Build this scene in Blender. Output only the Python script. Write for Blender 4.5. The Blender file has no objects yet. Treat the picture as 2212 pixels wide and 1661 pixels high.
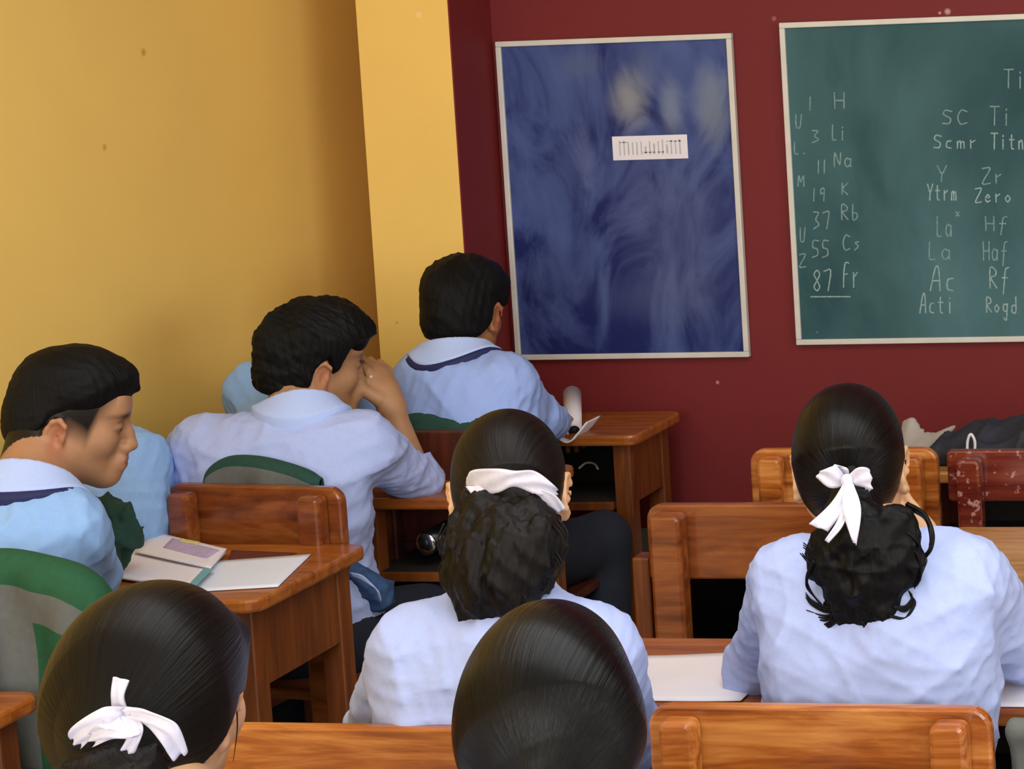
import bpy, bmesh, math, random
import numpy as np
from mathutils import Matrix, Vector
random.seed(5)
rng = np.random.RandomState(7)
SC = bpy.context.scene
COL = SC.collection
# ------------------------------------------------------------------ camera
F = 5000.; PPX, PPY = 2508., 400.; HC = 1.8
YAW, PITCH, ROLL = np.radians([9.0, 5.18, 2.27])
def _cam():
    cy, sy = math.cos(YAW), math.sin(YAW); cp, sp = math.cos(PITCH), math.sin(PITCH)
    fwd = np.array([-sy, cy, 0.]); r = np.array([cy, sy, 0.]); u = np.array([0, 0, 1.])
    f2 = fwd*cp-u*sp; u2 = u*cp+fwd*sp
    cr, sr = math.cos(ROLL), math.sin(ROLL)
    return r*cr-u2*sr, u2*cr+r*sr, f2
CR, CU, CF = _cam(); CC = np.array([0, 0, HC])
cam = bpy.data.cameras.new('camera'); co = bpy.data.objects.new('camera', cam); COL.objects.link(co)
cam.sensor_fit = 'HORIZONTAL'; cam.sensor_width = 36; cam.lens = F/2212*36
cam.shift_x = (1106-PPX)/2212; cam.shift_y = -(830.5-PPY)/2212; cam.clip_start = .05
co.matrix_world = Matrix(((CR[0], CU[0], -CF[0], 0), (CR[1], CU[1], -CF[1], 0), (CR[2], CU[2], -CF[2], HC), (0, 0, 0, 1)))
SC.camera = co
def at(x, y, Y):                      # point of the room at depth Y seen along a direction of the photograph
    d = CR*(x-PPX)/F-CU*(y-PPY)/F+CF
    return CC+d*Y/d[1]
def onz(x, y, z):
    d = CR*(x-PPX)/F-CU*(y-PPY)/F+CF
    return CC+d*(z-HC)/d[2]
# ------------------------------------------------------------------ light
SC.view_settings.view_transform = 'Standard'; SC.view_settings.look = 'None'
SC.view_settings.gamma = 1; SC.view_settings.exposure = 0.12; SC.view_settings.use_curve_mapping = False
w = bpy.data.worlds.new('world'); SC.world = w; w.use_nodes = True
w.node_tree.nodes['Background'].inputs[0].default_value = (.75, .87, 1, 1)
w.node_tree.nodes['Background'].inputs[1].default_value = 1.0
def area(name, loc, direction, sx, sy, power, color):
    l = bpy.data.lights.new(name, 'AREA'); l.shape = 'RECTANGLE'; l.size = sx; l.size_y = sy; l.energy = power; l.color = color
    o = bpy.data.objects.new(name, l); COL.objects.link(o); o.location = loc
    o.rotation_euler = Vector(direction).to_track_quat('-Z', 'Y').to_euler(); return o
area('window_daylight_back', (-.6, -2.35, 2.0), (0, 1, -.12), 4.4, 1.7, 165, (.93, .97, 1))
area('window_daylight_right', (4.35, .6, 1.9), (-1, 0.1, -.1), 3.6, 1.5, 105, (.93, .97, 1))
area('overhead_fill_light', (-.6, 2.5, 3.22), (0, 0, -1), 3.0, 1.8, 62, (.95, .97, 1))  # added fill from above to brighten the papers; no lamp fitting here
# ------------------------------------------------------------------ materials
def srgb(h):
    if isinstance(h, str): h = [int(h[i:i+2], 16) for i in (0, 2, 4)]
    return tuple(((c/255)/12.92 if c/255 <= .04045 else (((c/255)+.055)/1.055)**2.4) for c in h)+(1,)
MATS = {}
class NT:
    def __init__(s, name):
        s.m = bpy.data.materials.new(name); s.m.use_nodes = True; s.t = s.m.node_tree; s.n = s.t.nodes
        s.b = s.n['Principled BSDF']; MATS[name] = s.m
    def node(s, typ, **kw):
        n = s.n.new(typ)
        for k, v in kw.items():
            if k[0] == '_': setattr(n, k[1:], v)
            else: n.inputs[k.replace('_', ' ')].default_value = v
        return n
    def link(s, a, b): s.t.links.new(a, b)
    def ramp(s, stops, src):
        r = s.node('ShaderNodeValToRGB'); e = r.color_ramp.elements
        while len(e) < len(stops): e.new(.5)
        for k, (p, c) in zip(e, stops): k.position = p; k.color = c
        s.link(src, r.inputs[0]); return r
    def noise(s, scale, detail=4, vec=None, stretch=None, rough=.55, dist=0):
        n = s.node('ShaderNodeTexNoise', Scale=scale, Detail=detail, Roughness=rough, Distortion=dist)
        tc = s.node('ShaderNodeTexCoord'); v = vec or tc.outputs['Object']
        if stretch:
            mp = s.node('ShaderNodeMapping'); mp.inputs['Scale'].default_value = stretch; s.link(v, mp.inputs[0]); v = mp.outputs[0]
        s.link(v, n.inputs['Vector']); return n
    def bump(s, src, strength=.2, dist=.002):
        b = s.node('ShaderNodeBump', Strength=strength, Distance=dist); s.link(src, b.inputs['Height']); s.link(b.outputs[0], s.b.inputs['Normal']); return b
def plain(name, col, rough=.6, metal=0, var=.06, scale=40, spec=.5, bump=.05):
    t = NT(name); c = srgb(col); n = t.noise(scale)
    t.link(t.ramp([(.3, tuple(x*(1-var) for x in c[:3])+(1,)), (.7, tuple(min(1, x*(1+var)) for x in c[:3])+(1,))], n.outputs[0]).outputs[0], t.b.inputs['Base Color'])
    t.b.inputs['Roughness'].default_value = rough; t.b.inputs['Metallic'].default_value = metal; t.b.inputs['Specular IOR Level'].default_value = spec
    if bump: t.bump(n.outputs[0], bump, .002)
    return t
def wall_mat(name, col, spots=(), spotcol='e8c890'):
    t = NT(name); c = srgb(col); n = t.noise(1.7, 5)
    r = t.ramp([(.3, tuple(x*.95 for x in c[:3])+(1,)), (.7, tuple(min(1, x*1.04) for x in c[:3])+(1,))], n.outputs[0])
    out = r.outputs[0]
    geo = t.node('ShaderNodeNewGeometry')
    for (p, rad, sc) in spots:
        d = t.node('ShaderNodeVectorMath', _operation='DISTANCE'); t.link(geo.outputs['Position'], d.inputs[0]); d.inputs[1].default_value = p
        mr = t.node('ShaderNodeMapRange'); t.link(d.outputs['Value'], mr.inputs[0]); mr.inputs[1].default_value = rad; mr.inputs[2].default_value = rad*.3
        mr.inputs[3].default_value = 0; mr.inputs[4].default_value = .6
        mx = t.node('ShaderNodeMix', _data_type='RGBA'); t.link(mr.outputs[0], mx.inputs[0]); t.link(out, mx.inputs[6]); mx.inputs[7].default_value = srgb(sc); out = mx.outputs[2]
    t.link(out, t.b.inputs['Base Color']); t.b.inputs['Roughness'].default_value = .62; t.b.inputs['Specular IOR Level'].default_value = .3
    n2 = t.noise(60, 3); t.bump(n2.outputs[0], .12, .002); return t
def wood(name, c1, c2, c3, rough=.28, axis=0, speck=False, coat=.5):
    t = NT(name); st = [9, 9, 9]; st[axis] = 1.1
    n = t.noise(2.2, 6, stretch=tuple(st), rough=.6, dist=1.2)
    st2 = [60, 60, 60]; st2[axis] = 3
    n2 = t.noise(2.0, 4, stretch=tuple(st2))
    mx = t.node('ShaderNodeMath', _operation='MULTIPLY_ADD'); t.link(n2.outputs[0], mx.inputs[0]); mx.inputs[1].default_value = .35; t.link(n.outputs[0], mx.inputs[2])
    r = t.ramp([(.48, srgb(c1)), (.66, srgb(c2)), (.86, srgb(c3))], mx.outputs[0]); out = r.outputs[0]
    if speck:
        s = t.noise(60, 4); rr = t.ramp([(.6, (0, 0, 0, 1)), (.68, (1, 1, 1, 1))], s.outputs[0])
        m2 = t.node('ShaderNodeMix', _data_type='RGBA'); t.link(rr.outputs[0], m2.inputs[0]); t.link(out, m2.inputs[6]); m2.inputs[7].default_value = srgb('b08078'); out = m2.outputs[2]
    t.link(out, t.b.inputs['Base Color']); t.b.inputs['Roughness'].default_value = rough
    t.b.inputs['Coat Weight'].default_value = coat; t.b.inputs['Coat Roughness'].default_value = .15
    t.bump(n2.outputs[0], .06, .001); return t
wood('wood_chair_near', '682e0a', 'a4581c', 'd08a44')
wood('wood_chair', '5e2a10', '80401a', '9c5a2a')
wood('wood_chair_red', '4c160e', '66241a', '7e3a24', speck=True, rough=.2)
wood('wood_desk', '78390f', '9a5216', 'b26a26', rough=.35, coat=.3)
wood('wood_desk_bright', '96602c', 'b47c40', 'cc9a5a', rough=.25)
wood('wood_side', '582809', '70380e', '864614', rough=.45, axis=2, coat=.1)
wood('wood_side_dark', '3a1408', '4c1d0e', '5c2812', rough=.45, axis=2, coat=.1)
plain('cubby_shade', '1c120c', .8, var=.2)  # shade inside the open cubby painted into shelf and panel colour
plain('floor_tile', '9a9a98', .4)
plain('ceiling_white', 'e6e4de', .8)
plain('board_frame', 'cfcac0', .4, var=.08, scale=12)
plain('paper', 'e6e0e6', .8, var=.02, scale=8)
plain('paper_blue', 'dfe4f0', .8, var=.02, scale=8)
plain('paper_text', 'b8b4bc', .9)
plain('lilac_print', 'b9a6c8', .8, var=.15, scale=60)
plain('yellow_print', 'd8cc88', .8, var=.15, scale=60)
plain('teal_card', '6fa4aa', .7)
plain('book_brown', '5c2a22', .5)
plain('shirt_girl', 'a9b6e2', .85, var=.03, scale=200, spec=.2)
plain('shirt_boy', '96ace2', .85, var=.03, scale=200, spec=.2)
plain('shirt_boy_cyan', '8db2e2', .85, var=.03, scale=200, spec=.2)
plain('collar_white', 'b0c2ee', .8, var=.03, scale=200, spec=.2)
plain('navy_tie', '141a4c', .7, var=.1)
plain('trousers_navy', '131a28', .85, var=.15, scale=80)
plain('shoe_black', '101010', .35)
plain('jacket_green', '173f34', .85, var=.1, scale=90)
plain('jacket_green_bright', '174f30', .85, var=.1, scale=90)
plain('jacket_grey', '5e605c', .85, var=.08, scale=90)
plain('ribbon_white', 'd2cedc', .8, var=.04, scale=150, bump=.2)
plain('bag_navy', '20222e', .75, var=.2, scale=50)
plain('bag_black', '0c0d10', .6, var=.2, scale=50)
plain('cloth_grey', 'a39a92', .85, var=.06)
plain('loop_white', 'd8d8dc', .5)
plain('chrome', 'd8d8d8', .15, metal=1, bump=0)
plain('bottle_black', '17181a', .25)
plain('pencil_cream', 'e4d4b8', .5)
plain('gold_wire', 'c8a060', .3, metal=1)
plain('blue_cloth', '2c4a72', .8, var=.2, scale=60)
plain('dial_white', 'e8e4dc', .4)
def skin_mat():
    t = NT('skin'); a = t.node('ShaderNodeAttribute', _attribute_name='Col'); n = t.noise(70, 4)
    mx = t.node('ShaderNodeMix', _data_type='RGBA', _blend_type='MULTIPLY'); mx.inputs[0].default_value = 1
    r = t.ramp([(.3, (.93, .92, .9, 1)), (.7, (1, 1, 1, 1))], n.outputs[0])
    t.link(a.outputs[0], mx.inputs[6]); t.link(r.outputs[0], mx.inputs[7]); t.link(mx.outputs[2], t.b.inputs['Base Color'])
    t.b.inputs['Specular IOR Level'].default_value = .3; t.b.inputs['Roughness'].default_value = .5; t.b.inputs['Subsurface Weight'].default_value = .08
    t.b.inputs['Subsurface Radius'].default_value = (.01, .004, .002); t.b.inputs['Subsurface Scale'].default_value = .5
    t.bump(n.outputs[0], .06, .001)
skin_mat()
def hair_mat(name, c1, c2, rough=.36, bs=.5, spec=.17):
    t = NT(name); a = t.node('ShaderNodeAttribute', _attribute_name='strand')
    n = t.node('ShaderNodeTexNoise', Scale=1.0, Detail=5, Roughness=.65); t.link(a.outputs['Vector'], n.inputs['Vector'])
    r = t.ramp([(.35, srgb(c1)), (.7, srgb(c2))], n.outputs[0]); t.link(r.outputs[0], t.b.inputs['Base Color'])
    t.b.inputs['Roughness'].default_value = rough; t.b.inputs['Specular IOR Level'].default_value = spec
    t.bump(n.outputs[0], bs, .0035)
hair_mat('hair_black', '040405', '0a0a0b', .46); hair_mat('hair_brown', '090706', '17110e', .42)
hair_mat('hair_glossy', '040405', '0b0b0c', .27, bs=.7, spec=.17); hair_mat('hair_sleek', '070605', '120e0c', .33, bs=.6, spec=.15)
hair_mat('hair_boy', '060606', '0c0b0b', rough=.6, bs=.8)
# blue board, chalk smears
def board_mat(name, base, haze, amt, scale, stretch, hi=None):
    t = NT(name); n = t.noise(scale, 6, stretch=stretch, rough=.6, dist=1.5); n2 = t.noise(1.1, 3)
    m = t.node('ShaderNodeMath', _operation='MULTIPLY'); t.link(n.outputs[0], m.inputs[0]); t.link(n2.outputs[0], m.inputs[1])
    r = t.ramp([(.16, srgb(base)), (.24, tuple(a*(1-amt)+b*amt for a, b in zip(srgb(base), srgb(haze)))), (.46, srgb(haze))], m.outputs[0])
    out = r.outputs[0]; geo = t.node('ShaderNodeNewGeometry')
    for (p, rad, sc, am) in (hi or []):
        mp = t.node('ShaderNodeVectorMath', _operation='SUBTRACT'); t.link(geo.outputs['Position'], mp.inputs[0]); mp.inputs[1].default_value = p
        ms = t.node('ShaderNodeVectorMath', _operation='MULTIPLY'); t.link(mp.outputs[0], ms.inputs[0]); ms.inputs[1].default_value = (1/rad[0], 0, 1/rad[1])
        ln = t.node('ShaderNodeVectorMath', _operation='LENGTH'); t.link(ms.outputs[0], ln.inputs[0])
        ad = t.node('ShaderNodeMath', _operation='MULTIPLY_ADD'); t.link(n.outputs[0], ad.inputs[0]); ad.inputs[1].default_value = -1.2; t.link(ln.outputs['Value'], ad.inputs[2])
        mr = t.node('ShaderNodeMapRange', _interpolation_type='SMOOTHSTEP'); t.link(ad.outputs[0], mr.inputs[0]); mr.inputs[1].default_value = .35; mr.inputs[2].default_value = -.45; mr.inputs[3].default_value = 0; mr.inputs[4].default_value = am
        mx = t.node('ShaderNodeMix', _data_type='RGBA'); t.link(mr.outputs[0], mx.inputs[0]); t.link(out, mx.inputs[6]); mx.inputs[7].default_value = srgb(sc); out = mx.outputs[2]
    t.link(out, t.b.inputs['Base Color']); t.b.inputs['Roughness'].default_value = .6; t.b.inputs['Specular IOR Level'].default_value = .3
# ------------------------------------------------------------------ object helpers
def tag(o, label=None, cat=None, group=None, kind=None):
    for k, v in (('label', label), ('category', cat), ('group', group), ('kind', kind)):
        if v: o[k] = v
    return o
def empty(name, loc, label=None, cat=None, group=None, rz=0):
    o = bpy.data.objects.new(name, None); COL.objects.link(o); o.location = Vector(loc); o.rotation_euler = (0, 0, rz)
    o.empty_display_size = .05
    return tag(o, label, cat, group)
def link(name, me, mat, parent=None, world=True):
    o = bpy.data.objects.new(name, me); COL.objects.link(o)
    for m in (mat if isinstance(mat, (list, tuple)) else [mat]): me.materials.append(MATS[m])
    if parent:
        o.parent = parent
        if world: o.matrix_parent_inverse = PM(parent).inverted()
    return o
def PM(o):
    m = Matrix.LocRotScale(o.location, o.rotation_euler, o.scale)
    return m if not o.parent else PM(o.parent) @ o.matrix_parent_inverse @ m
def bm_mesh(bm, name, smooth=False):
    bmesh.ops.recalc_face_normals(bm, faces=bm.faces)
    me = bpy.data.meshes.new(name); bm.to_mesh(me); bm.free()
    for p in me.polygons: p.use_smooth = smooth
    return me
def box(bm, c, s, bev=.004, rot=None, seg=2, vert_only=False):
    r = bmesh.ops.create_cube(bm, size=1)['verts']
    M = Matrix.Translation(Vector(c)) @ ((rot or Matrix.Identity(3)).to_4x4()) @ Matrix.Diagonal((*s, 1))
    bmesh.ops.transform(bm, matrix=M, verts=r)
    if bev:
        es = {e for v in r for e in v.link_edges}
        bmesh.ops.bevel(bm, geom=list(es), offset=min(bev, min(s)*.49), segments=seg, affect='EDGES', profile=.5)
    return bm
def rect_prism(bm, pts, z0, z1, bev=.004, axis='z'):
    """extruded polygon; pts in plane, extruded along axis z0..z1"""
    def P(a, b, h): return {'z': (a, b, h), 'y': (a, h, b), 'x': (h, a, b)}[axis]
    lo = [bm.verts.new(P(a, b, z0)) for a, b in pts]; hi = [bm.verts.new(P(a, b, z1)) for a, b in pts]
    fs = [bm.faces.new(lo[::-1]), bm.faces.new(hi)]
    n = len(pts)
    for i in range(n): fs.append(bm.faces.new((lo[i], lo[(i+1) % n], hi[(i+1) % n], hi[i])))
    bmesh.ops.recalc_face_normals(bm, faces=fs)
    if bev:
        es = [e for f in fs[:2] for e in f.edges]
        bmesh.ops.bevel(bm, geom=es, offset=bev, segments=2, affect='EDGES', profile=.5)
    return bm
def round_poly(x0, y0, x1, y1, r, n=5):
    if not isinstance(r, (list, tuple)): r = [r]*4
    out = []
    for (cx, cy, a0), rr in zip(((x1, y1, 0), (x0, y1, 90), (x0, y0, 180), (x1, y0, 270)), r):
        sx = -1 if cx == x1 else 1; sy = -1 if cy == y1 else 1
        for k in range(n+1):
            a = math.radians(a0+90*k/n); out.append((cx+sx*rr+rr*math.cos(a), cy+sy*rr+rr*math.sin(a)))
    return out
def tube(bm, pts, rad, n=8):
    pts = [np.array(p, float) for p in pts]; m = len(pts)
    if not hasattr(rad, '__len__'): rad = [rad]*m
    rings = []; up = np.array([.13, .3, .95])
    for i in range(m):
        t = pts[min(i+1, m-1)]-pts[max(i-1, 0)]; t /= np.linalg.norm(t)+1e-9
        a = np.cross(t, up); a /= np.linalg.norm(a)+1e-9; b = np.cross(t, a)
        rings.append([bm.verts.new(pts[i]+rad[i]*(a*math.cos(2*math.pi*k/n)+b*math.sin(2*math.pi*k/n))) for k in range(n)])
    for i in range(m-1):
        for k in range(n): bm.faces.new((rings[i][k], rings[i][(k+1) % n], rings[i+1][(k+1) % n], rings[i+1][k]))
    bm.faces.new(rings[0][::-1]); bm.faces.new(rings[-1]); return bm
def spline(pts, n=8):
    pts = [np.array(p, float) for p in pts]; P = [2*pts[0]-pts[1]]+pts+[2*pts[-1]-pts[-2]]; out = []
    for i in range(1, len(P)-2):
        for k in range(n):
            t = k/n; a, b, c, d = P[i-1:i+3]
            out.append(.5*((2*b)+(-a+c)*t+(2*a-5*b+4*c-d)*t*t+(-a+3*b-3*c+d)*t**3))
    out.append(pts[-1]); return out
def strip(bm, pts, wid, th=.003, ruffle=0, n=8, m=7):
    """ribbon band with thickness: pts centreline, wid half width vectors"""
    c = spline(pts, n); W = spline(wid, n); N = len(c); top = []; bot = []
    for i in range(N):
        t = c[min(i+1, N-1)]-c[max(i-1, 0)]; nn = np.cross(t, W[i]); nn = nn/(np.linalg.norm(nn)+1e-9)
        ra = []; rb = []
        for j in range(m):
            u = -1+2*j/(m-1); p = c[i]+W[i]*u + nn*ruffle*math.sin(u*5.+i*.35)*(.4+.6*i/N)
            ra.append(bm.verts.new(p+nn*th/2)); rb.append(bm.verts.new(p-nn*th/2))
        top.append(ra); bot.append(rb)
    for i in range(N-1):
        for j in range(m-1):
            bm.faces.new((top[i][j], top[i][j+1], top[i+1][j+1], top[i+1][j])); bm.faces.new((bot[i][j], bot[i+1][j], bot[i+1][j+1], bot[i][j+1]))
        bm.faces.new((top[i][0], top[i+1][0], bot[i+1][0], bot[i][0])); bm.faces.new((top[i][-1], bot[i][-1], bot[i+1][-1], top[i+1][-1]))
    for k in (0, N-1):
        for j in range(m-1): bm.faces.new((top[k][j], bot[k][j], bot[k][j+1], top[k][j+1]))
    return bm
# ------------------------------------------------------------------ implicit surfaces
def rot(a, p=0, r=0):  # yaw (left positive), pitch (up positive), roll
    return np.array(Matrix.Rotation(math.radians(a), 3, 'Z') @ Matrix.Rotation(math.radians(p), 3, 'X') @ Matrix.Rotation(math.radians(r), 3, 'Y'))
class Fld:
    def __init__(s): s.ops = []; s.M = np.eye(3); s.o = np.zeros(3); s.lo = np.full(3, 1e9); s.hi = np.full(3, -1e9); s.post = []
    def frame(s, M=None, o=None): s.M = np.eye(3) if M is None else np.array(M); s.o = np.zeros(3) if o is None else np.array(o, float); return s
    def _b(s, p, r): s.lo = np.minimum(s.lo, p-r); s.hi = np.maximum(s.hi, p+r)
    def cap(s, a, b, ra, rb=None, k=.02, sub=False):
        a = s.M@np.array(a, float)+s.o; b = s.M@np.array(b, float)+s.o; rb = ra if rb is None else rb
        if not sub: s._b(a, ra+.01); s._b(b, rb+.01)
        s.ops.append(('c', a, b, ra, rb, k, sub)); return s
    def ell(s, c, r, R=None, k=.02, sub=False):
        M = s.M if R is None else s.M@np.array(R); c = s.M@np.array(c, float)+s.o; r = np.array(r, float)
        if not sub: s._b(c, r.max()+.01)
        s.ops.append(('e', c, M, r, None, k, sub)); return s
    def chain(s, pts, rad, k=.02):
        for i in range(len(pts)-1): s.cap(pts[i], pts[i+1], rad[i], rad[i+1], k)
        return s
    def ev(s, P):
        d = None
        for t, a, b, c, e, k, sub in s.ops:
            if t == 'c':
                ab = b-a; h = np.clip(((P-a)@ab)/(ab@ab+1e-12), 0, 1); q = P-a-h[:, None]*ab
                v = np.sqrt((q*q).sum(1))-(c+(e-c)*h)
            else:
                q = (P-a)@b; k0 = np.sqrt(((q/c)**2).sum(1)); k1 = np.sqrt(((q/c**2)**2).sum(1))+1e-9; v = k0*(k0-1)/k1
            if d is None: d = v; continue
            if sub:
                h = np.maximum(k-np.abs(d+v), 0)/k; d = np.maximum(d, -v)+h*h*k/4
            else:
                h = np.maximum(k-np.abs(d-v), 0)/k; d = np.minimum(d, v)-h*h*k/4
        for f in s.post: d = f(P, d)
        return d
def ev_loc(f, P, extra=.03):
    c = (P.min(0)+P.max(0))/2; r = np.sqrt(((P-c)**2).sum(1)).max(); V = []
    for t, a, b, cc, e, k, sub in f.ops:
        if t == 'c':
            ab = b-a; h = min(1, max(0, (c-a)@ab/(ab@ab+1e-12))); v = np.linalg.norm(c-a-h*ab)-(cc+(e-cc)*h)
        else:
            q = (c-a)@b; k0 = np.sqrt(((q/cc)**2).sum()); k1 = np.sqrt(((q/cc**2)**2).sum())+1e-9
            v = min(k0*(k0-1)/k1, np.linalg.norm(q)-cc.min()) if k0 > 1 else k0*(k0-1)/k1
            v = min(v, max(np.linalg.norm(q)-cc.max(), v*.5))
        V.append(v)
    D = min(v for v, o in zip(V, f.ops) if not o[6]); g = Fld(); g.post = f.post
    g.ops = [o for v, o in zip(V, f.ops) if (v < D+2*r*1.5+o[5]+extra if not o[6] else v < r*1.5+o[5]+extra)]
    if g.ops and g.ops[0][6]: g.ops.sort(key=lambda o: o[6])
    return g.ev(P)
EDG = [((0,0,0),(1,0,0)),((0,1,0),(1,1,0)),((0,0,1),(1,0,1)),((0,1,1),(1,1,1)),((0,0,0),(0,1,0)),((1,0,0),(1,1,0)),((0,0,1),(0,1,1)),((1,0,1),(1,1,1)),((0,0,0),(0,0,1)),((1,0,0),(1,0,1)),((0,1,0),(0,1,1)),((1,1,0),(1,1,1))]
def mesh_field(f, h, name, pad=.015):
    lo = f.lo-pad; B = 8
    nb = np.ceil((f.hi+pad-lo)/(h*B)).astype(int); n = nb*B
    cen = np.stack(np.meshgrid(*[lo[i]+(np.arange(nb[i])+.5)*B*h for i in range(3)], indexing='ij'), -1).reshape(-1, 3)
    dc = f.ev(cen); vol = np.empty(tuple(n), np.float32)
    V = vol.reshape(nb[0], B, nb[1], B, nb[2], B); V[:] = dc.reshape(tuple(nb))[:, None, :, None, :, None]
    act = np.nonzero((np.abs(dc) < h*B*.87*1.6+.006))[0]
    off = np.stack(np.meshgrid(*[(np.arange(B)+.5-B/2)*h]*3, indexing='ij'), -1).reshape(-1, 3)
    bi = np.stack(np.unravel_index(act, tuple(nb)), -1)
    sk = (bi//4)@np.array([1000000, 1000, 1]); od = np.argsort(sk, kind='stable'); act = act[od]; bi = bi[od]; sk = sk[od]
    cutp = np.concatenate([[0], np.nonzero(np.diff(sk))[0]+1, [len(act)]])
    for s, e_ in zip(cutp[:-1], cutp[1:]):
        ids = act[s:e_]; P = (cen[ids][:, None]+off[None]).reshape(-1, 3); d = ev_loc(f, P).reshape(-1, B, B, B)
        b = bi[s:e_]; V[b[:, 0], :, b[:, 1], :, b[:, 2], :] = d
    o = lo+.5*h
    ins = vol < 0; a = ins[:-1, :-1, :-1]; cnt = np.zeros(a.shape, np.int8)
    for dx in (0, 1):
        for dy in (0, 1):
            for dz in (0, 1): cnt += ins[dx:n[0]-1+dx, dy:n[1]-1+dy, dz:n[2]-1+dz]
    C = np.argwhere((cnt > 0) & (cnt < 8)); idx = np.full(a.shape, -1, np.int64); idx[tuple(C.T)] = np.arange(len(C))
    S = np.zeros((len(C), 3)); K = np.zeros(len(C))
    for p, q in EDG:
        cp = C+p; cq = C+q; va = vol[tuple(cp.T)]; vb = vol[tuple(cq.T)]; m = (va < 0) != (vb < 0)
        t = np.where(m, va/np.where(m, va-vb, 1), 0); S += (m[:, None])*(cp+t[:, None]*(cq-cp)); K += m
    X = o+h*S/K[:, None]
    vk = (C//(B*4))@np.array([1000000, 1000, 1]); vo = np.argsort(vk, kind='stable'); vc = np.concatenate([[0], np.nonzero(np.diff(vk[vo]))[0]+1, [len(C)]])
    for a_, b_ in zip(vc[:-1], vc[1:]):
        I = vo[a_:b_]; x = X[I]; m_ = len(x); E3 = np.eye(3)*h*.7
        R_ = ev_loc(f, np.concatenate([x, x+E3[0], x-E3[0], x+E3[1], x-E3[1], x+E3[2], x-E3[2]])).reshape(7, m_)
        g = np.stack([R_[1]-R_[2], R_[3]-R_[4], R_[5]-R_[6]], 1)/(1.4*h); st = np.clip(R_[0]/((g*g).sum(1)+1e-4), -h*.6, h*.6); X[I] = x-st[:, None]*g*.9
    for it in range(0):
        d = f.ev(X); st = np.clip(d/((g*g).sum(1)+1e-4), -h*.6, h*.6); X = X-st[:, None]*g*.8
    fs = []
    for ax in range(3):
        o1, o2 = [(1, 2), (2, 0), (0, 1)][ax]
        sl = [slice(0, n[i]-1) for i in range(3)]; sh = list(sl); sh[ax] = slice(1, n[ax])
        A = ins[tuple(sl)]; Bv = ins[tuple(sh)]; E = np.argwhere(A != Bv); E = E[(E[:, o1] > 0) & (E[:, o2] > 0)]
        if not len(E): continue
        e1 = np.zeros(3, int); e1[o1] = 1; e2 = np.zeros(3, int); e2[o2] = 1
        q = np.stack([idx[tuple((E-e1-e2).T)], idx[tuple((E-e2).T)], idx[tuple(E.T)], idx[tuple((E-e1).T)]], 1)
        fl = ~A[tuple(E.T)]; q[fl] = q[fl][:, ::-1]; fs.append(q)
    Q = np.concatenate(fs); Q = Q[(Q >= 0).all(1)]
    me = bpy.data.meshes.new(name); me.vertices.add(len(X)); me.vertices.foreach_set('co', X.astype(np.float32).ravel())
    me.loops.add(len(Q)*4); me.loops.foreach_set('vertex_index', Q.astype(np.int32).ravel()); me.polygons.add(len(Q))
    me.polygons.foreach_set('loop_start', np.arange(0, len(Q)*4, 4, dtype=np.int32))
    me.polygons.foreach_set('use_smooth', np.ones(len(Q), bool)); me.update(); me.validate()
    return me, X
def recenter(me, o, loc):
    """put an implicit mesh's origin at loc (world), geometry untouched"""
    me.transform(Matrix.Translation(-Vector(loc)))
def sw(P, k, ph=0.): return np.sin(P@np.array(k)+ph)
def fold_noise(seed, amp=.004, f=28):
    r = np.random.RandomState(seed); K = r.normal(size=(5, 3)); K /= np.linalg.norm(K, axis=1)[:, None]; ph = r.rand(10)*6
    def g(P, d):
        m = np.abs(d) < .05
        if not m.any(): return d
        p = P[m]; v = 0
        for i in range(5):
            w_ = sw(p, K[i]*f*(.6+.35*i), ph[i]+1.8*sw(p, K[(i+2) % 5]*f*.5, ph[i+5])); v = v+(1-np.abs(w_))**2*(1.1-.15*i)
        d = d.copy(); d[m] = d[m]-amp*(v-1.3)*.7; return d
    return g
def lump_noise(seed, amp=.004, f=60):
    r = np.random.RandomState(seed); K = r.normal(size=(6, 3)); K /= np.linalg.norm(K, axis=1)[:, None]; ph = r.rand(12)*6
    def g(P, d):
        m = np.abs(d) < .05; p = P[m]; v = 0
        for i in range(6): v = v+sw(p, K[i]*f*(.7+.25*i), ph[i]+1.2*sw(p, K[(i+3) % 6]*f*.6, ph[i+6]))/(1+.3*i)
        d = d.copy(); d[m] = d[m]-amp*v*.5; return d
    return g
def strand_noise(seed, dirv, amp=.004, f=60, al=.15):
    r = np.random.RandomState(seed); dv = np.array(dirv, float); dv /= np.linalg.norm(dv); K = r.normal(size=(7, 3)); K = K-np.outer(K@dv, dv)*(1-al); K /= np.linalg.norm(K, axis=1)[:, None]; ph = r.rand(14)*6
    def g(P, d):
        m = np.abs(d) < .05; p = P[m]; v = 0
        for i in range(7): v = v+(1-np.abs(sw(p, K[i]*f*(.6+.4*i), ph[i]+1.5*sw(p, K[(i+3) % 7]*f*.4, ph[i+7]))))*(1/(1+.35*i))
        d = d.copy(); d[m] = d[m]-amp*(v-1.5)*.6; return d
    return g
def unit(v): v = np.array(v, float); return v/(np.linalg.norm(v)+1e-9)
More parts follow.
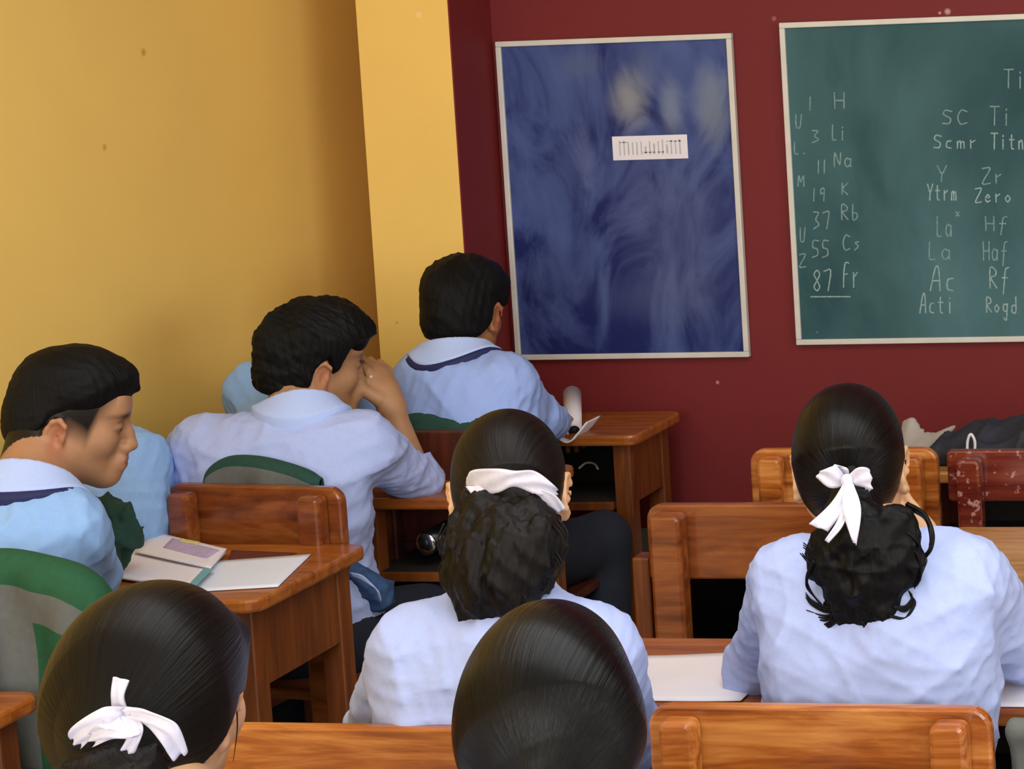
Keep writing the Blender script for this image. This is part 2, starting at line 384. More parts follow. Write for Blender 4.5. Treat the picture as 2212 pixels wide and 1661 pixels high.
# ------------------------------------------------------------------ head, hand
def add_head(f, Rm, c, female=False, ears=True):
    f.frame(Rm, c)
    f.ell((0, -.010, .016), (.073, .094, .086), k=.03)
    f.ell((0, .028, -.045), (.057, .060, .072), k=.035)
    for s in (-1, 1):
        f.cap((s*.046, .002, -.066), (s*.012, .066, -.104), .021, .019, k=.03)
        f.ell((s*.038, .055, -.034), (.024, .026, .026), k=.02)
    f.ell((0, .078, -.104), (.02, .017, .017), k=.02)
    f.cap((-.030, .079, .012), (.030, .079, .012), .0115, k=.018)
    f.ell((0, .070, .035), (.050, .024, .035), k=.03)
    for s in (-1, 1): f.ell((s*.031, .097, -.007), (.017, .013, .012), k=.014, sub=True)
    for s in (-1, 1):
        f.ell((s*.031, .078, -.009), (.0145, .0125, .0125), k=.004)
        f.ell((s*.013, .098, -.050), (.009, .012, .009), k=.008)
    f.chain([(0, .086, .004), (0, .098, -.024), (0, .109, -.047)], [.0075, .0085, .0095], k=.012)
    f.ell((0, .090, -.077), (.025, .016, .018), k=.016)
    f.cap((-.017, .097, -.072), (.017, .097, -.072), .0055, k=.006); f.cap((-.015, .097, -.083), (.015, .097, -.083), .0065, k=.006)
    f.ell((0, .112, -.0775), (.024, .010, .0014), k=.004, sub=True)
    if ears:
        for s in (-1, 1):
            tl, ex = (12, -.003) if female else (22, 0)
            E_ = np.array(Matrix.Rotation(math.radians(-s*tl), 3, 'Z') @ Matrix.Rotation(math.radians(-12), 3, 'X'))
            f.ell((s*(.077+ex), -.016, -.024), (.0085, .019, .033), R=E_, k=.008)
            ring = [np.array((s*(.083+ex), -.016, -.024))+E_@np.array((s*.002, .0175*math.cos(a), .031*math.sin(a))) for a in np.radians([-70, -110, -150, -190, -230, -270, -310, -345])]
            f.chain(ring, [.004]*8, k=.005)
            f.ell((s*(.0885+ex), -.010, -.022), (.007, .010, .018), R=E_, k=.006, sub=True)
            f.ell((s*.081, -.004, -.028), (.006, .004, .007), k=.004)
            f.ell((s*.078, -.010, -.053), (.006, .009, .010), k=.008)
    f.frame()
def add_hand(f, w, d, n, side, curl=40, spread=.6, sc=1.0, tcurl=25):
    """w wrist, d direction of fingers, n palm normal, side=+1 thumb towards cross(d,n)"""
    d = unit(d); n = unit(np.array(n)-d*np.dot(n, d)); l = np.cross(d, n)*side; w = np.array(w, float)
    R = np.stack([l, d, n], 1)
    f.ell(w+d*.045*sc, (.037*sc, .052*sc, .016*sc), R=R, k=.012)
    f.cap(w, w+d*.03*sc, .025*sc, .024*sc, k=.02)
    for i, (lat, ln) in enumerate(((.028, .92), (.010, 1.0), (-.009, .95), (-.027, .76))):
        p = w+d*.078*sc+l*lat*sc; dd = unit(d+l*lat*spread*4); a = 0
        for j, L in enumerate((.040, .026, .021)):
            a += math.radians(curl*(.7 if j == 0 else 1.0)*(1+.08*i)); q = p+(dd*math.cos(a)+n*math.sin(a))*L*ln*sc
            f.cap(p, q, (.0092-.0008*j)*sc, (.0084-.0008*j)*sc, k=.0035 if j else .006); p = q
    p = w+d*.018*sc+l*.026*sc; q = p+(d*.75+l*.7+n*.25)*.036*sc; r = q+unit(d*1+l*.15+n*math.tan(math.radians(tcurl)))*.028*sc; t_ = r+unit(d+n*.7-l*.2)*.022*sc
    f.chain([p, q, r, t_], [.014*sc, .0105*sc, .0095*sc, .008*sc], k=.008)
# ------------------------------------------------------------------ person
SKIN = {'m': 'b58560', 'f': 'dbad84'}
def person(name_lab, hip, neck, head, Rh, shL, shR, elL, elR, wrL, wrR, knL, knR, anL, anR, sex='f', shirt='shirt_girl', seed=1, skin=None,
           sleeve=.75, hb=.0045, hs=.006, hands=None, chest=(.155, .098, .17), handargs=(None, None), stub=False, bulk=1.0):
    root = empty('person', (hip[0], hip[1], 0), name_lab, 'person', 'students in light blue shirts')
    A = lambda *v: np.array(v, float)
    hip, neck, head, shL, shR, elL, elR, wrL, wrR, knL, knR, anL, anR = [np.array(v, float) for v in (hip, neck, head, shL, shR, elL, elR, wrL, wrR, knL, knR, anL, anR)]
    up = unit(neck-hip); rt = unit(shR-shL); rt = unit(rt-up*np.dot(rt, up)); fw = np.cross(up, rt); T = np.stack([rt, fw, up], 1)
    ms = (shL+shR)/2; hw = np.linalg.norm(shR-shL)/2
    def torso(f, i, arms=True, cuff=1.0):
        cc = ms-up*.13+fw*.015
        f.ell(cc, (chest[0]*bulk+i, chest[1]+i, chest[2]+i), R=T, k=.06)
        f.ell((hip+cc)/2, (.135*bulk+i, .095+i, .17+i), R=T, k=.08)
        f.ell(hip+up*.04, (.155*bulk+i, .11+i, .12+i), R=T, k=.06)
        for sh, s in ((shL, -1), (shR, 1)):
            f.cap(sh-rt*s*.02, ms-fw*.01-up*.01, .054+i, .062+i, k=.04)
            f.cap(sh-rt*s*.03+up*.005, neck-up*.035, .045+i, .048+i, k=.04)
            f.ell(ms-up*.1-fw*.045+rt*s*hw*.5, (.085+i, .055+i, .11+i), R=T, k=.05)
    def arm(f, sh, el, wr, i, t=1.0, k=.035):
        f.cap(sh, el, .050+i, .040+i, k=k); 
        if t > 0: f.cap(el, el+(wr-el)*t, .039+i, (.039+(.028-.039)*t)+i, k=.02)
    # body
    b = Fld(); torso(b, -.006)
    arm(b, shL, elL, wrL, -.004); arm(b, shR, elR, wrR, -.004)
    for k_, a_, s in ((knL, anL, -1), (knR, anR, 1)):
        h_ = hip+rt*s*.085-A(0, 0, .02); b.chain([h_, k_, k_*.45+a_*.55, a_], [.075, .052, .045, .034], k=.03)
        b.cap(a_, a_+unit(A(k_[0]-h_[0], k_[1]-h_[1], 0))*.13-A(0, 0, .03), .033, .026, k=.02)
    b.cap(neck-up*.04, head+Rh@A(0, -.022, -.055), .056, .052, k=.035)
    b.cap(neck-up*.04-fw*.01, head+Rh@A(0, -.05, -.03), .045, .045, k=.03)
    add_head(b, Rh, head, sex == 'f')
    dflt = [(wrL, elL, -1), (wrR, elR, 1)]
    for (w_, e_, s), ha in zip(dflt, handargs):
        d_ = unit(w_-e_); kw = dict(d=d_+A(0, .0, -.1), n=A(0, 0, -1), side=s, curl=22); kw.update(ha or {}); add_hand(b, w_, **kw)
    me, X = mesh_field(b, hb, 'body')
    # colours
    q = (X-head)@Rh; base = np.array(srgb(skin or SKIN[sex])[:3]); colr = np.tile(base, (len(X), 1))
    def mixc(mask, c): nonlocal colr; c = np.array(srgb(c)[:3]); colr = colr*(1-mask[:, None])+c*mask[:, None]
    g = lambda v, a, b_: np.clip((v-a)/(b_-a), 0, 1)
    near = (np.abs(q) < .13).all(1)*1.
    lips = np.exp(-((q[:, 0]/.021)**4+((q[:, 2]+.0775)/.011)**4))*(q[:, 1] > .09)*near; mixc(lips*.75, '8a4a40' if sex == 'm' else 'a85a50')
    for s in (-1, 1):
        brow = np.exp(-(((q[:, 0]-s*.033)/.020)**4+((q[:, 2]-.012-.002*np.cos((q[:, 0]-s*.033)*60))/.0060)**2))*(q[:, 1] > .05)*near; mixc(brow*.92, '14100e')
        lash = np.exp(-(((q[:, 0]-s*.031)/.014)**4+((q[:, 2]+.012)/.0042)**2))*(q[:, 1] > .06)*near; mixc(lash*.95, '120d0c')
        sock = np.exp(-(((q[:, 0]-s*.031)/.018)**4+((q[:, 2]+.006)/.011)**4))*(q[:, 1] > .06)*near; mixc(sock*.3, '6a4028')
        ear = np.exp(-(((q[:, 1]+.012)/.016)**4+((q[:, 2]+.026)/.03)**4))*(s*q[:, 0] > .074)*near; mixc(ear*.45, 'a8583c' if sex == 'm' else 'd89468')
    if stub:   # cropped sides: short hair on the scalp
        hl = np.interp(q[:, 1], [-.12, -.05, -.03, .0, .022, .035, .05, .075], [-.095, -.085, -.045, -.004, -.016, -.026, .022, .054])
        mk = g(q[:, 2]-hl, -.024, .022)*near*(1-(np.abs(q[:, 0]) > .081)*1.)*(q[:, 1] < .075); mixc(np.clip(mk*1.1, 0, .985), '050403')
    ca = me.color_attributes.new('Col', 'FLOAT_COLOR', 'POINT'); ca.data.foreach_set('color', np.concatenate([colr, np.ones((len(X), 1))], 1).astype(np.float32).ravel())
    link('body', me, 'skin', root)
    # shirt
    f = Fld(); torso(f, .012)
    sl = sleeve if hasattr(sleeve, '__len__') else (sleeve, sleeve)
    arm(f, shL, elL, wrL, .013, sl[0]); arm(f, shR, elR, wrR, .013, sl[1])
    f.post.append(fold_noise(seed, .0055, 24)); f.post.append(fold_noise(seed+50, .0025, 60))
    cl, cr_ = elL+(wrL-elL)*sl[0], elR+(wrR-elR)*sl[1]; dL, dR = unit(wrL-elL), unit(wrR-elR)
    def cuts(P, d):
        nk = P-(neck+up*.012); a = nk@up; d = np.maximum(d, np.where(((nk-np.outer(a, up))**2).sum(1) < .1**2, a, -1))
        for c_, dd in ((cl, dL), (cr_, dR)):
            v = P-c_; a = v@dd; rr = np.sqrt(((v-np.outer(a, dd))**2).sum(1)); d = np.maximum(d, np.where(rr < .075, np.where(a > -.01, a, -1), -1))
        return np.maximum(d, (hip[2]-.06)-P[:, 2])
    f.post.append(cuts)
    sm, _ = mesh_field(f, hs, 'shirt'); link('shirt', sm, shirt, root)
    # trousers
    t = Fld()
    t.ell(hip+up*.0, (.165*bulk, .12, .10), R=T, k=.05)
    for k_, a_, s in ((knL, anL, -1), (knR, anR, 1)):
        h_ = hip+rt*s*.085-A(0, 0, .02); t.chain([h_, k_, k_*.4+a_*.6, a_+A(0, 0, .02)], [.09, .066, .06, .055], k=.03)
    t.post.append(fold_noise(seed+9, .004, 20)); tm, _ = mesh_field(t, .011, 'trousers'); link('trousers', tm, 'trousers_navy', root)
    for k_, a_, s in ((knL, anL, -1), (knR, anR, 1)):
        h_ = hip+rt*s*.085; dd = unit(A(k_[0]-h_[0], k_[1]-h_[1], 0)); z = Fld()
        z.ell(a_*A(1, 1, 0)+A(0, 0, .045)+dd*.0, (.042, .055, .042), R=rot(math.degrees(math.atan2(-dd[0], dd[1]))), k=.03)
        z.ell(a_*A(1, 1, 0)+A(0, 0, .032)+dd*.11, (.044, .085, .03), R=rot(math.degrees(math.atan2(-dd[0], dd[1]))), k=.03)
        z.post.append(lambda P, d: np.maximum(d, .003-P[:, 2]))
        zm, _ = mesh_field(z, .009, 'shoe'); link('shoe', zm, 'shoe_black', root)
    root_info = dict(torso=torso, root=root, neck=neck, up=up, rt=rt, fw=fw, head=head, Rh=Rh, ms=ms)
    return root_info
def collar(pi, mat='collar_white', tie=True, rc=.105, top=.024, h=.004):
    up, rt, c = pi['up'], pi['rt'], pi['neck']; hd = unit(pi['head']+pi['Rh']@np.array((0, -.03, -.06))-c); ax = unit(hd*.5+up*.5)
    def mk(infl, r, t, lo, name, m):
        f = Fld(); pi['torso'](f, infl); f.cap(c-ax*.07, c+ax*(t+.02), .060+infl*.3, .058+infl*.3, k=.045)
        def cut(P, d):
            v = P-c; a = v@ax; rad = np.sqrt(((v-np.outer(a, ax))**2).sum(1)); fr = v@unit(np.cross(up, rt))
            sd = np.sqrt(rad*rad+np.minimum(a, 0)**2)
            return np.maximum(np.maximum(d, sd-(r+np.clip(fr, 0, .1)*.15)), np.maximum(a-(t-np.clip(fr, 0, .1)*.25), lo-a))
        f.post.append(cut); f.lo = c-.15; f.hi = c+.15; me, _ = mesh_field(f, h, name); link(name, me, m, pi['root'])
    mk(.0205, rc, top, -.1, 'collar', mat)
    if tie: mk(.0175, rc+.008, -.0, -.11, 'neck_band', 'navy_tie')
def hair_obj(f, h, name, mat, root, pole, freq=110, axis=None, lin=None):
    me, X = mesh_field(f, h, name)
    pole = np.array(pole, float)
    if lin is not None:   # strands along a direction
        d = unit(lin); v = X-pole; a = v@d; pr = v-np.outer(a, d); S = pr*freq+np.outer(a, d)*freq*.12
    else:
        d = unit(axis); v = X-pole; a = v@d; pr = v-np.outer(a, d); rr = np.linalg.norm(pr, axis=1)+1e-6; S = pr/rr[:, None]*freq*.085+np.outer(rr*8, d)
    at_ = me.attributes.new('strand', 'FLOAT_VECTOR', 'POINT'); at_.data.foreach_set('vector', S.astype(np.float32).ravel())
    return link(name, me, mat, root)
def strands(root, curves, mat='hair_black', rad=.0016, name='stray_hair'):
    bm = bmesh.new()
    for c in curves:
        s = spline(c, 7); n = len(s); tube(bm, s, [rad*(1-.75*i/n) for i in range(n)], 5)
    me = bm_mesh(bm, name, True); a = me.attributes.new('strand', 'FLOAT_VECTOR', 'POINT'); o = link(name, me, mat, root)
    if name == 'stray_hair': o['kind'] = 'stuff'
def head_base(f, Rm, c):
    f.frame(Rm, c); f.ell((0, -.010, .016), (.073, .094, .086), k=.03); f.ell((0, .070, .035), (.050, .024, .035), k=.03)
    f.ell((0, -.042, -.035), (.058, .055, .055), k=.04); f.frame(); return f
def thick_post(c, Rh, hl, th, ramp=.03, low=-.006):
    """hair thickness grows from the hairline; th(q) gives the full thickness"""
    def g(P, d):
        q = (P-c)@Rh; z = np.interp(q[:, 1], hl[0], hl[1]); t = np.clip((q[:, 2]-z)/ramp+.25, 0, 1); t = t*t*(3-2*t)
        return d-(low+(th(q)-low)*t)
    return g
GHL = ([-.13, -.06, -.035, -.010, .012, .03, .055, .085], [-.10, -.095, -.060, -.010, -.012, -.014, .03, .060])
def scalp_girl(c, Rh, infl=.008, hl=GHL):
    f = head_base(Fld(), Rh, c)
    return f, thick_post(c, Rh, hl, lambda q: infl-.002*np.clip((q[:, 1]-.015)/.05, 0, 1), ramp=.014)
# ------------------------------------------------------------------ the room
XL, YF, XRW, YB, ZC = -3.05, 5.6, 4.4, -2.4, 3.3
sp = lambda x, y: tuple(onz(x, y, 1.8)) 
def wallspot(px, py, X=None, Y=None):
    if Y is not None: return tuple(at(px, py, Y))
    d = CR*(px-PPX)/F-CU*(py-PPY)/F+CF; return tuple(CC+d*(X/d[0]))
wall_mat('wall_yellow', 'edc469', [(wallspot(310, 113, X=XL), .012, '9a7228'), (wallspot(226, 318, X=XL), .010, 'b08434'), (wallspot(905, 32, Y=5.37), .010, 'f4d9a0'), (wallspot(857, 697, Y=5.37), .005, 'b08440')])
wall_mat('wall_maroon', '701f20', [(wallspot(2047, 25, Y=5.6), .010, 'e0b0a8'), (wallspot(2030, 28, Y=5.6), .005, 'e0b0a8'), (wallspot(1672, 40, Y=5.6), .008, 'b46a68'), (wallspot(1550, 826, Y=5.6), .006, 'd0a8a0')])
plain('dado_grey', '8c8c88', .6)
def slab(name, x0, x1, y0, y1, z0, z1, mat, kind='structure', parent=None, bev=0):
    bm = bmesh.new(); box(bm, ((x0+x1)/2, (y0+y1)/2, (z0+z1)/2), (x1-x0, y1-y0, z1-z0), bev)
    o = link(name, bm_mesh(bm, name), mat, parent); 
    if kind: o['kind'] = kind
    return o
slab('floor', XL-.1, XRW+.1, YB-.1, YF+.4, -.1, 0, 'floor_tile')
slab('ceiling', XL-.1, XRW+.1, YB-.1, YF+.4, ZC, ZC+.1, 'ceiling_white')
slab('wall_left', XL-.1, XL, YB-.1, YF+.4, 0, ZC, 'wall_yellow')
slab('wall_front', -2.80, XRW, YF, YF+.1, 0, ZC, 'wall_maroon')
slab('baseboard_front', -2.60, XRW, YF-.012, YF, 0, .43, 'dado_grey')
# corner pillar: yellow face towards the class, maroon flank
PXr, PXl, PY = -2.603, -2.848, 5.37
slab('wall_niche', XL, -2.80, YF+.30, YF+.4, 0, ZC, 'wall_yellow')
slab('wall_niche_side', -2.848, -2.80, YF, YF+.30, 0, ZC, 'wall_yellow')
slab('wall_pillar', PXl, PXr-.004, PY, YF, 0, ZC, 'wall_yellow')
slab('trim_1', PXr-.004, PXr, PY, YF, 0, ZC, 'wall_maroon')
def holed(name, axis, c0, c1, a0, a1, holes, mat, z1=ZC):
    bm = bmesh.new(); hs = sorted(holes)
    def B(u0, u1, z0, z1_):
        if u1-u0 < 1e-4 or z1_-z0 < 1e-4: return
        if axis == 'y': box(bm, ((u0+u1)/2, (c0+c1)/2, (z0+z1_)/2), (u1-u0, c1-c0, z1_-z0), 0)
        else: box(bm, ((c0+c1)/2, (u0+u1)/2, (z0+z1_)/2), (c1-c0, u1-u0, z1_-z0), 0)
    u = a0
    for (h0, h1, z0, z1_) in hs: B(u, h0, 0, z1); B(h0, h1, 0, z0); B(h0, h1, z1_, z1); u = h1
    B(u, a1, 0, z1); o = link(name, bm_mesh(bm, name), mat); o['kind'] = 'structure'
BH = [(-2.7, -.8, 1.1, 2.75), (-.4, 1.5, 1.1, 2.75)]; RH = [(-1.2, .5, 1.1, 2.65), (.9, 2.6, 1.1, 2.65)]
holed('wall_back', 'y', YB-.1, YB, XL, XRW, BH, 'wall_yellow'); holed('wall_right', 'x', XRW, XRW+.1, YB-.1, YF+.1, RH, 'wall_yellow')
wn = 0
for ax, H_ in (('y', BH), ('x', RH)):
    for (h0, h1, z0, z1) in H_:
        wn += 1; bm = bmesh.new()
        for u in (h0+.02, (h0+h1)/2, h1-.02):
            box(bm, (u, YB-.06, (z0+z1)/2) if ax == 'y' else (XRW+.06, u, (z0+z1)/2), (.04, .04, z1-z0-.002), .003)
        for z in (z0+.02, z1-.02):
            box(bm, ((h0+h1)/2, YB-.06, z) if ax == 'y' else (XRW+.06, (h0+h1)/2, z), (h1-h0-.002, .04, .04) if ax == 'y' else (.04, h1-h0-.002, .04), .003)
        o = link('window_%d' % wn, bm_mesh(bm, 'window'), 'board_frame'); o['kind'] = 'structure'
# ------------------------------------------------------------------ boards
YW = YF-.002
def board(name, x0, x1, z0, z1, mat, label, cat, skew=0, fw=.014, th=.018):
    r = empty(name, ((x0+x1)/2, YW, z0), label, cat)
    bm = bmesh.new(); box(bm, ((x0+x1)/2, YW-.006, (z0+z1)/2), (x1-x0-fw, .010, z1-z0-fw), 0); link('writing_surface', bm_mesh(bm, 's'), mat, r)
    for a in ('h', 'v'):
        for s in (0, 1):
            bm = bmesh.new()
            if a == 'h': box(bm, ((x0+x1)/2, YW-th/2, (z1-fw/2) if s else (z0+fw/2)), (x1-x0, th, fw), .002)
            else: box(bm, ((x1-fw/2) if s else (x0+fw/2), YW-th/2-.0002, (z0+z1)/2), (fw, th, z1-z0-2*fw), .002)
            link('frame_rail', bm_mesh(bm, 'f'), 'board_frame', r)
    return r
def bw(px, py): p = at(px, py, YW-.012); return (p[0], p[2])
board_mat('board_blue', '0f1b5a', '586aa2', .45, 3.2, (1.6, 1, .9), [((bw(1360, 225)[0], YW, bw(1360, 215)[1]), (.085, .12), 'a8a8a0', .55), ((bw(1450, 250)[0], YW, bw(1450, 240)[1]), (.05, .12), '8c98a8', .5), ((bw(1540, 240)[0], YW, bw(1540, 230)[1]), (.07, .15), '8c9494', .45),
  ((bw(1260, 140)[0], YW, bw(1260, 140)[1]), (.10, .06), '5a6484', .4), ((bw(1390, 160)[0], YW, bw(1390, 160)[1]), (.06, .10), '5c6688', .4), ((bw(1260, 320)[0], YW, bw(1260, 340)[1]), (.04, .14), '6a7498', .35), ((bw(1450, 480)[0], YW, bw(1450, 480)[1]), (.25, .3), '565f88', .45), ((bw(1430, 640)[0], YW, bw(1430, 640)[1]), (.3, .12), '5c688c', .35)])
board_mat('board_green', '1d454a', '4c7378', .35, 1.2, (1, 1, .7))
bb = board('blue_chalkboard', -2.588, -1.960, .876, 1.698, 'board_blue', 'small blue chalkboard with smudged chalk and a white paper strip, beside the corner pillar', 'chalkboard')
gz = at(1728, 743, YF)[2]; gx = at(1706, 395, YF)[0]; gz1 = at(1688, 49, YF)[2]
gb = board('green_chalkboard', gx, gx+1.6, gz, gz1, 'board_green', 'green chalkboard with faint chalk writing on the maroon front wall, cut by the right edge', 'chalkboard')
# paper strip on the blue board
l0, l1 = bw(1322, 295), bw(1487, 342); r = empty('paper_notice', ((l0[0]+l1[0])/2, YW-.012, l1[1]), 'small white printed paper strip stuck on the blue chalkboard', 'notice')
bm = bmesh.new(); box(bm, ((l0[0]+l1[0])/2, YW-.0125, (l0[1]+l1[1])/2), (l1[0]-l0[0], .0012, l0[1]-l1[1]), .0003); link('sheet', bm_mesh(bm, 's'), 'paper', r)
bm = bmesh.new()
W_, H_ = l1[0]-l0[0], l0[1]-l1[1]
for k, (hh, wd) in enumerate([(1, .8), (1, .9), (.8, 1), (.85, .9), (.85, 1), (.9, .8), (.5, 1.3), (.9, .9), (.7, 1.2), (.9, .8), (1, .9), (.6, 1.5), (.95, 1), (.9, .9), (1, 1.1)]):
    x = l0[0]+W_*(.10+.80*k/14); z = l1[1]+H_*(.5-(1-hh)*.2)
    box(bm, (x, YW-.0134, z), (.0035*wd, .0006, H_*.62*hh), 0)
for x0, x1, zz in ((.1, .22, .74), (.40, .56, .3), (.72, .92, .74), (.6, .68, .3)):
    box(bm, (l0[0]+W_*(x0+x1)/2, YW-.0134, l1[1]+H_*zz), (W_*(x1-x0), .0006, .003), 0)
link('printed_text', bm_mesh(bm, 't'), 'paper_text', r)
# chalk writing
G = {'1': [[(.5, 1), (.45, 0)]], 'H': [[(.1, 1), (.15, 0)], [(.8, 1), (.8, 0)], [(.15, .5), (.8, .5)]], 'L': [[(.15, 1), (.15, .05), (.6, 0)]], 'i': [[(.4, .6), (.4, 0)], [(.4, .8), (.42, .86)]],
 'N': [[(.1, 0), (.15, 1), (.65, .15), (.75, 1)]], 'a': [[(.7, .5), (.3, .6), (.1, .3), (.3, 0), (.65, .15), (.7, .55), (.72, 0)]], 'K': [[(.2, 1), (.2, 0)], [(.8, 1), (.25, .5), (.8, 0)]], '3': [[(.2, 1), (.7, .95), (.4, .55), (.75, .25), (.2, 0)]],
 '7': [[(.1, .95), (.75, 1), (.5, 0)]], '9': [[(.7, .7), (.3, .6), (.3, .95), (.7, 1), (.65, 0)]], 'R': [[(.2, 0), (.2, 1), (.7, .85), (.65, .6), (.25, .5), (.8, 0)]], 'b': [[(.2, 1), (.2, 0), (.6, .1), (.6, .4), (.25, .45)]],
 '5': [[(.8, 1), (.25, 1), (.2, .6), (.65, .5), (.7, .15), (.15, 0)]], 'C': [[(.8, .9), (.4, 1), (.15, .5), (.35, 0), (.8, .1)]], 's': [[(.6, .55), (.25, .5), (.55, .25), (.2, 0)]], 'S': [[(.8, .9), (.35, 1), (.2, .7), (.7, .4), (.6, .05), (.15, .05)]],
 '8': [[(.5, .5), (.2, .8), (.5, 1), (.75, .8), (.5, .5), (.2, .2), (.5, 0), (.75, .2), (.5, .5)]], 'F': [[(.75, 1), (.4, 1), (.25, .6), (.2, 0)], [(.2, .5), (.6, .55)]], 'r': [[(.2, .6), (.22, 0)], [(.22, .4), (.6, .6)]],
 'c': [[(.6, .55), (.25, .5), (.2, .1), (.6, 0)]], 'Y': [[(.1, 1), (.45, .5), (.8, 1)], [(.45, .5), (.4, 0)]], 'Z': [[(.15, 1), (.8, 1), (.15, 0), (.8, 0)]], 'A': [[(.05, 0), (.4, 1), (.65, 1), (.75, 0)], [(.2, .45), (.75, .45)]],
 'T': [[(.05, 1), (.85, 1)], [(.45, 1), (.42, 0)]], 'f': [[(.8, 1), (.5, .9), (.4, .3), (.3, -.3)], [(.2, .5), (.7, .5)]], 'o': [[(.4, .5), (.15, .25), (.4, 0), (.65, .25), (.4, .5)]], 't': [[(.35, .9), (.35, .1), (.6, 0)], [(.1, .6), (.65, .6)]],
 'n': [[(.15, .5), (.15, 0)], [(.15, .4), (.5, .55), (.6, 0)]], 'm': [[(.1, .5), (.1, 0)], [(.1, .4), (.35, .55), (.4, 0)], [(.4, .4), (.65, .5), (.7, 0)]], 'e': [[(.15, .3), (.6, .35), (.4, .55), (.15, .25), (.35, 0), (.65, .1)]],
 '*': [[(.2, 1), (.6, .6)], [(.6, 1), (.2, .6)]], '_': [[(0, 0), (1, .02)]], 'U': [[(.15, 1), (.2, .1), (.6, .05), (.75, 1)]], 'M': [[(.1, 0), (.2, 1), (.45, .4), (.75, 1), (.8, 0)]], '.': [[(.3, .05), (.4, .0)]], 'g': [[(.65, .5), (.2, .5), (.2, .1), (.6, .1), (.65, .55), (.55, -.5), (.2, -.4)]], 'd': [[(.65, 1), (.65, 0), (.2, 0), (.2, .4), (.6, .45)]]}
def write(bm, s, px, py, hpx, wpx=None, thick=.0034):
    """px,py = lower left of the text in the photograph"""
    wpx = wpx or hpx*.62; x = px; yi = 0
    for ch in s:
        for st in G.get(ch, []):
            pts = [bw(x+a*wpx, py-b*hpx) for a, b in st]
            if len(pts) > 2: pts = [tuple(v) for v in spline([np.array(p) for p in pts], 3)]
            for (xa, za), (xb, zb) in zip(pts[:-1], pts[1:]):
                dx, dz = xb-xa, zb-za; L = math.hypot(dx, dz)+1e-6; nx, nz = -dz/L*thick/2, dx/L*thick/2; ex, ez = dx/L*thick*.4, dz/L*thick*.4
                y0, y1 = YW-.0112, YW-.0118
                yi += 1; y1 = YW-.0118-(yi % 9)*4e-5
                v = [bm.verts.new(p) for p in ((xa+nx-ex, y1, za+nz-ez), (xb+nx+ex, y1, zb+nz+ez), (xb-nx+ex, y1, zb-nz+ez), (xa-nx-ex, y1, za-nz-ez))]
                bm.faces.new(v)
                u = [bm.verts.new((p.co[0], y0, p.co[2])) for p in v]
                for k in range(4): bm.faces.new((v[k], v[(k+1) % 4], u[(k+1) % 4], u[k]))
        x += wpx*1.08
    return bm
plain('gap_dark', '050404', .95, var=.1, spec=.05); plain('chalk', '74908f', .95, var=.25, scale=120); plain('chalk_bright', '8aa3a1', .95, var=.25, scale=120)  # first one: near-black standing for the shaded gap under the chair rail
for a in [('1', 1742, 238, 28, 16), ('H', 1799, 234, 34, 30), ('3', 1750, 308, 26, 24), ('Li', 1796, 302, 32, 16), ('11', 1762, 374, 28, 12), ('Na', 1800, 360, 30, 21), ('19', 1750, 434, 26, 17), ('K', 1815, 420, 24, 20), ('37', 1754, 494, 36, 20), ('Rb', 1814, 474, 32, 22),
          ('55', 1752, 556, 36, 20), ('Cs', 1818, 540, 32, 22), ('U', 1716, 276, 28, 20), ('L.', 1714, 332, 26, 16), ('M', 1722, 402, 22, 18), ('G', 1720, 464, 24, 18), ('U', 1726, 522, 30, 17), ('Z', 1724, 576, 26, 20), ('.', 1762, 718, 8, 8)]+[('SC', 2032, 268, 30, 30), ('Ti', 2138, 270, 40, 24), ('Ti', 2168, 190, 40, 24), ('Y', 2022, 392, 34, 28), ('Zr', 2118, 396, 32, 26), ('La', 2022, 510, 42, 18), ('*', 2062, 480, 22, 16), ('Hf', 2126, 498, 30, 26), ('La', 2004, 560, 36, 26), ('Haf', 2122, 562, 40, 18)]:
    bm = bmesh.new(); write(bm, *a); link('chalk_writing', bm_mesh(bm, 'chalk'), 'chalk', gb)
for a in [('87', 1754, 628, 44, 22), ('Fr', 1818, 620, 52, 20), ('_', 1752, 641, 10, 84), ('Scmr', 2014, 320, 28, 24), ('Titn', 2140, 322, 34, 18), ('Ytrm', 2002, 432, 34, 16), ('Zero', 2104, 436, 28, 20), ('Ac', 2008, 628, 48, 30), ('Rf', 2134, 622, 44, 24), ('Acti', 1986, 676, 38, 18), ('Rogd', 2128, 674, 32, 17)]:
    bm = bmesh.new(); write(bm, *a); link('chalk_writing', bm_mesh(bm, 'chalk'), 'chalk_bright', gb)
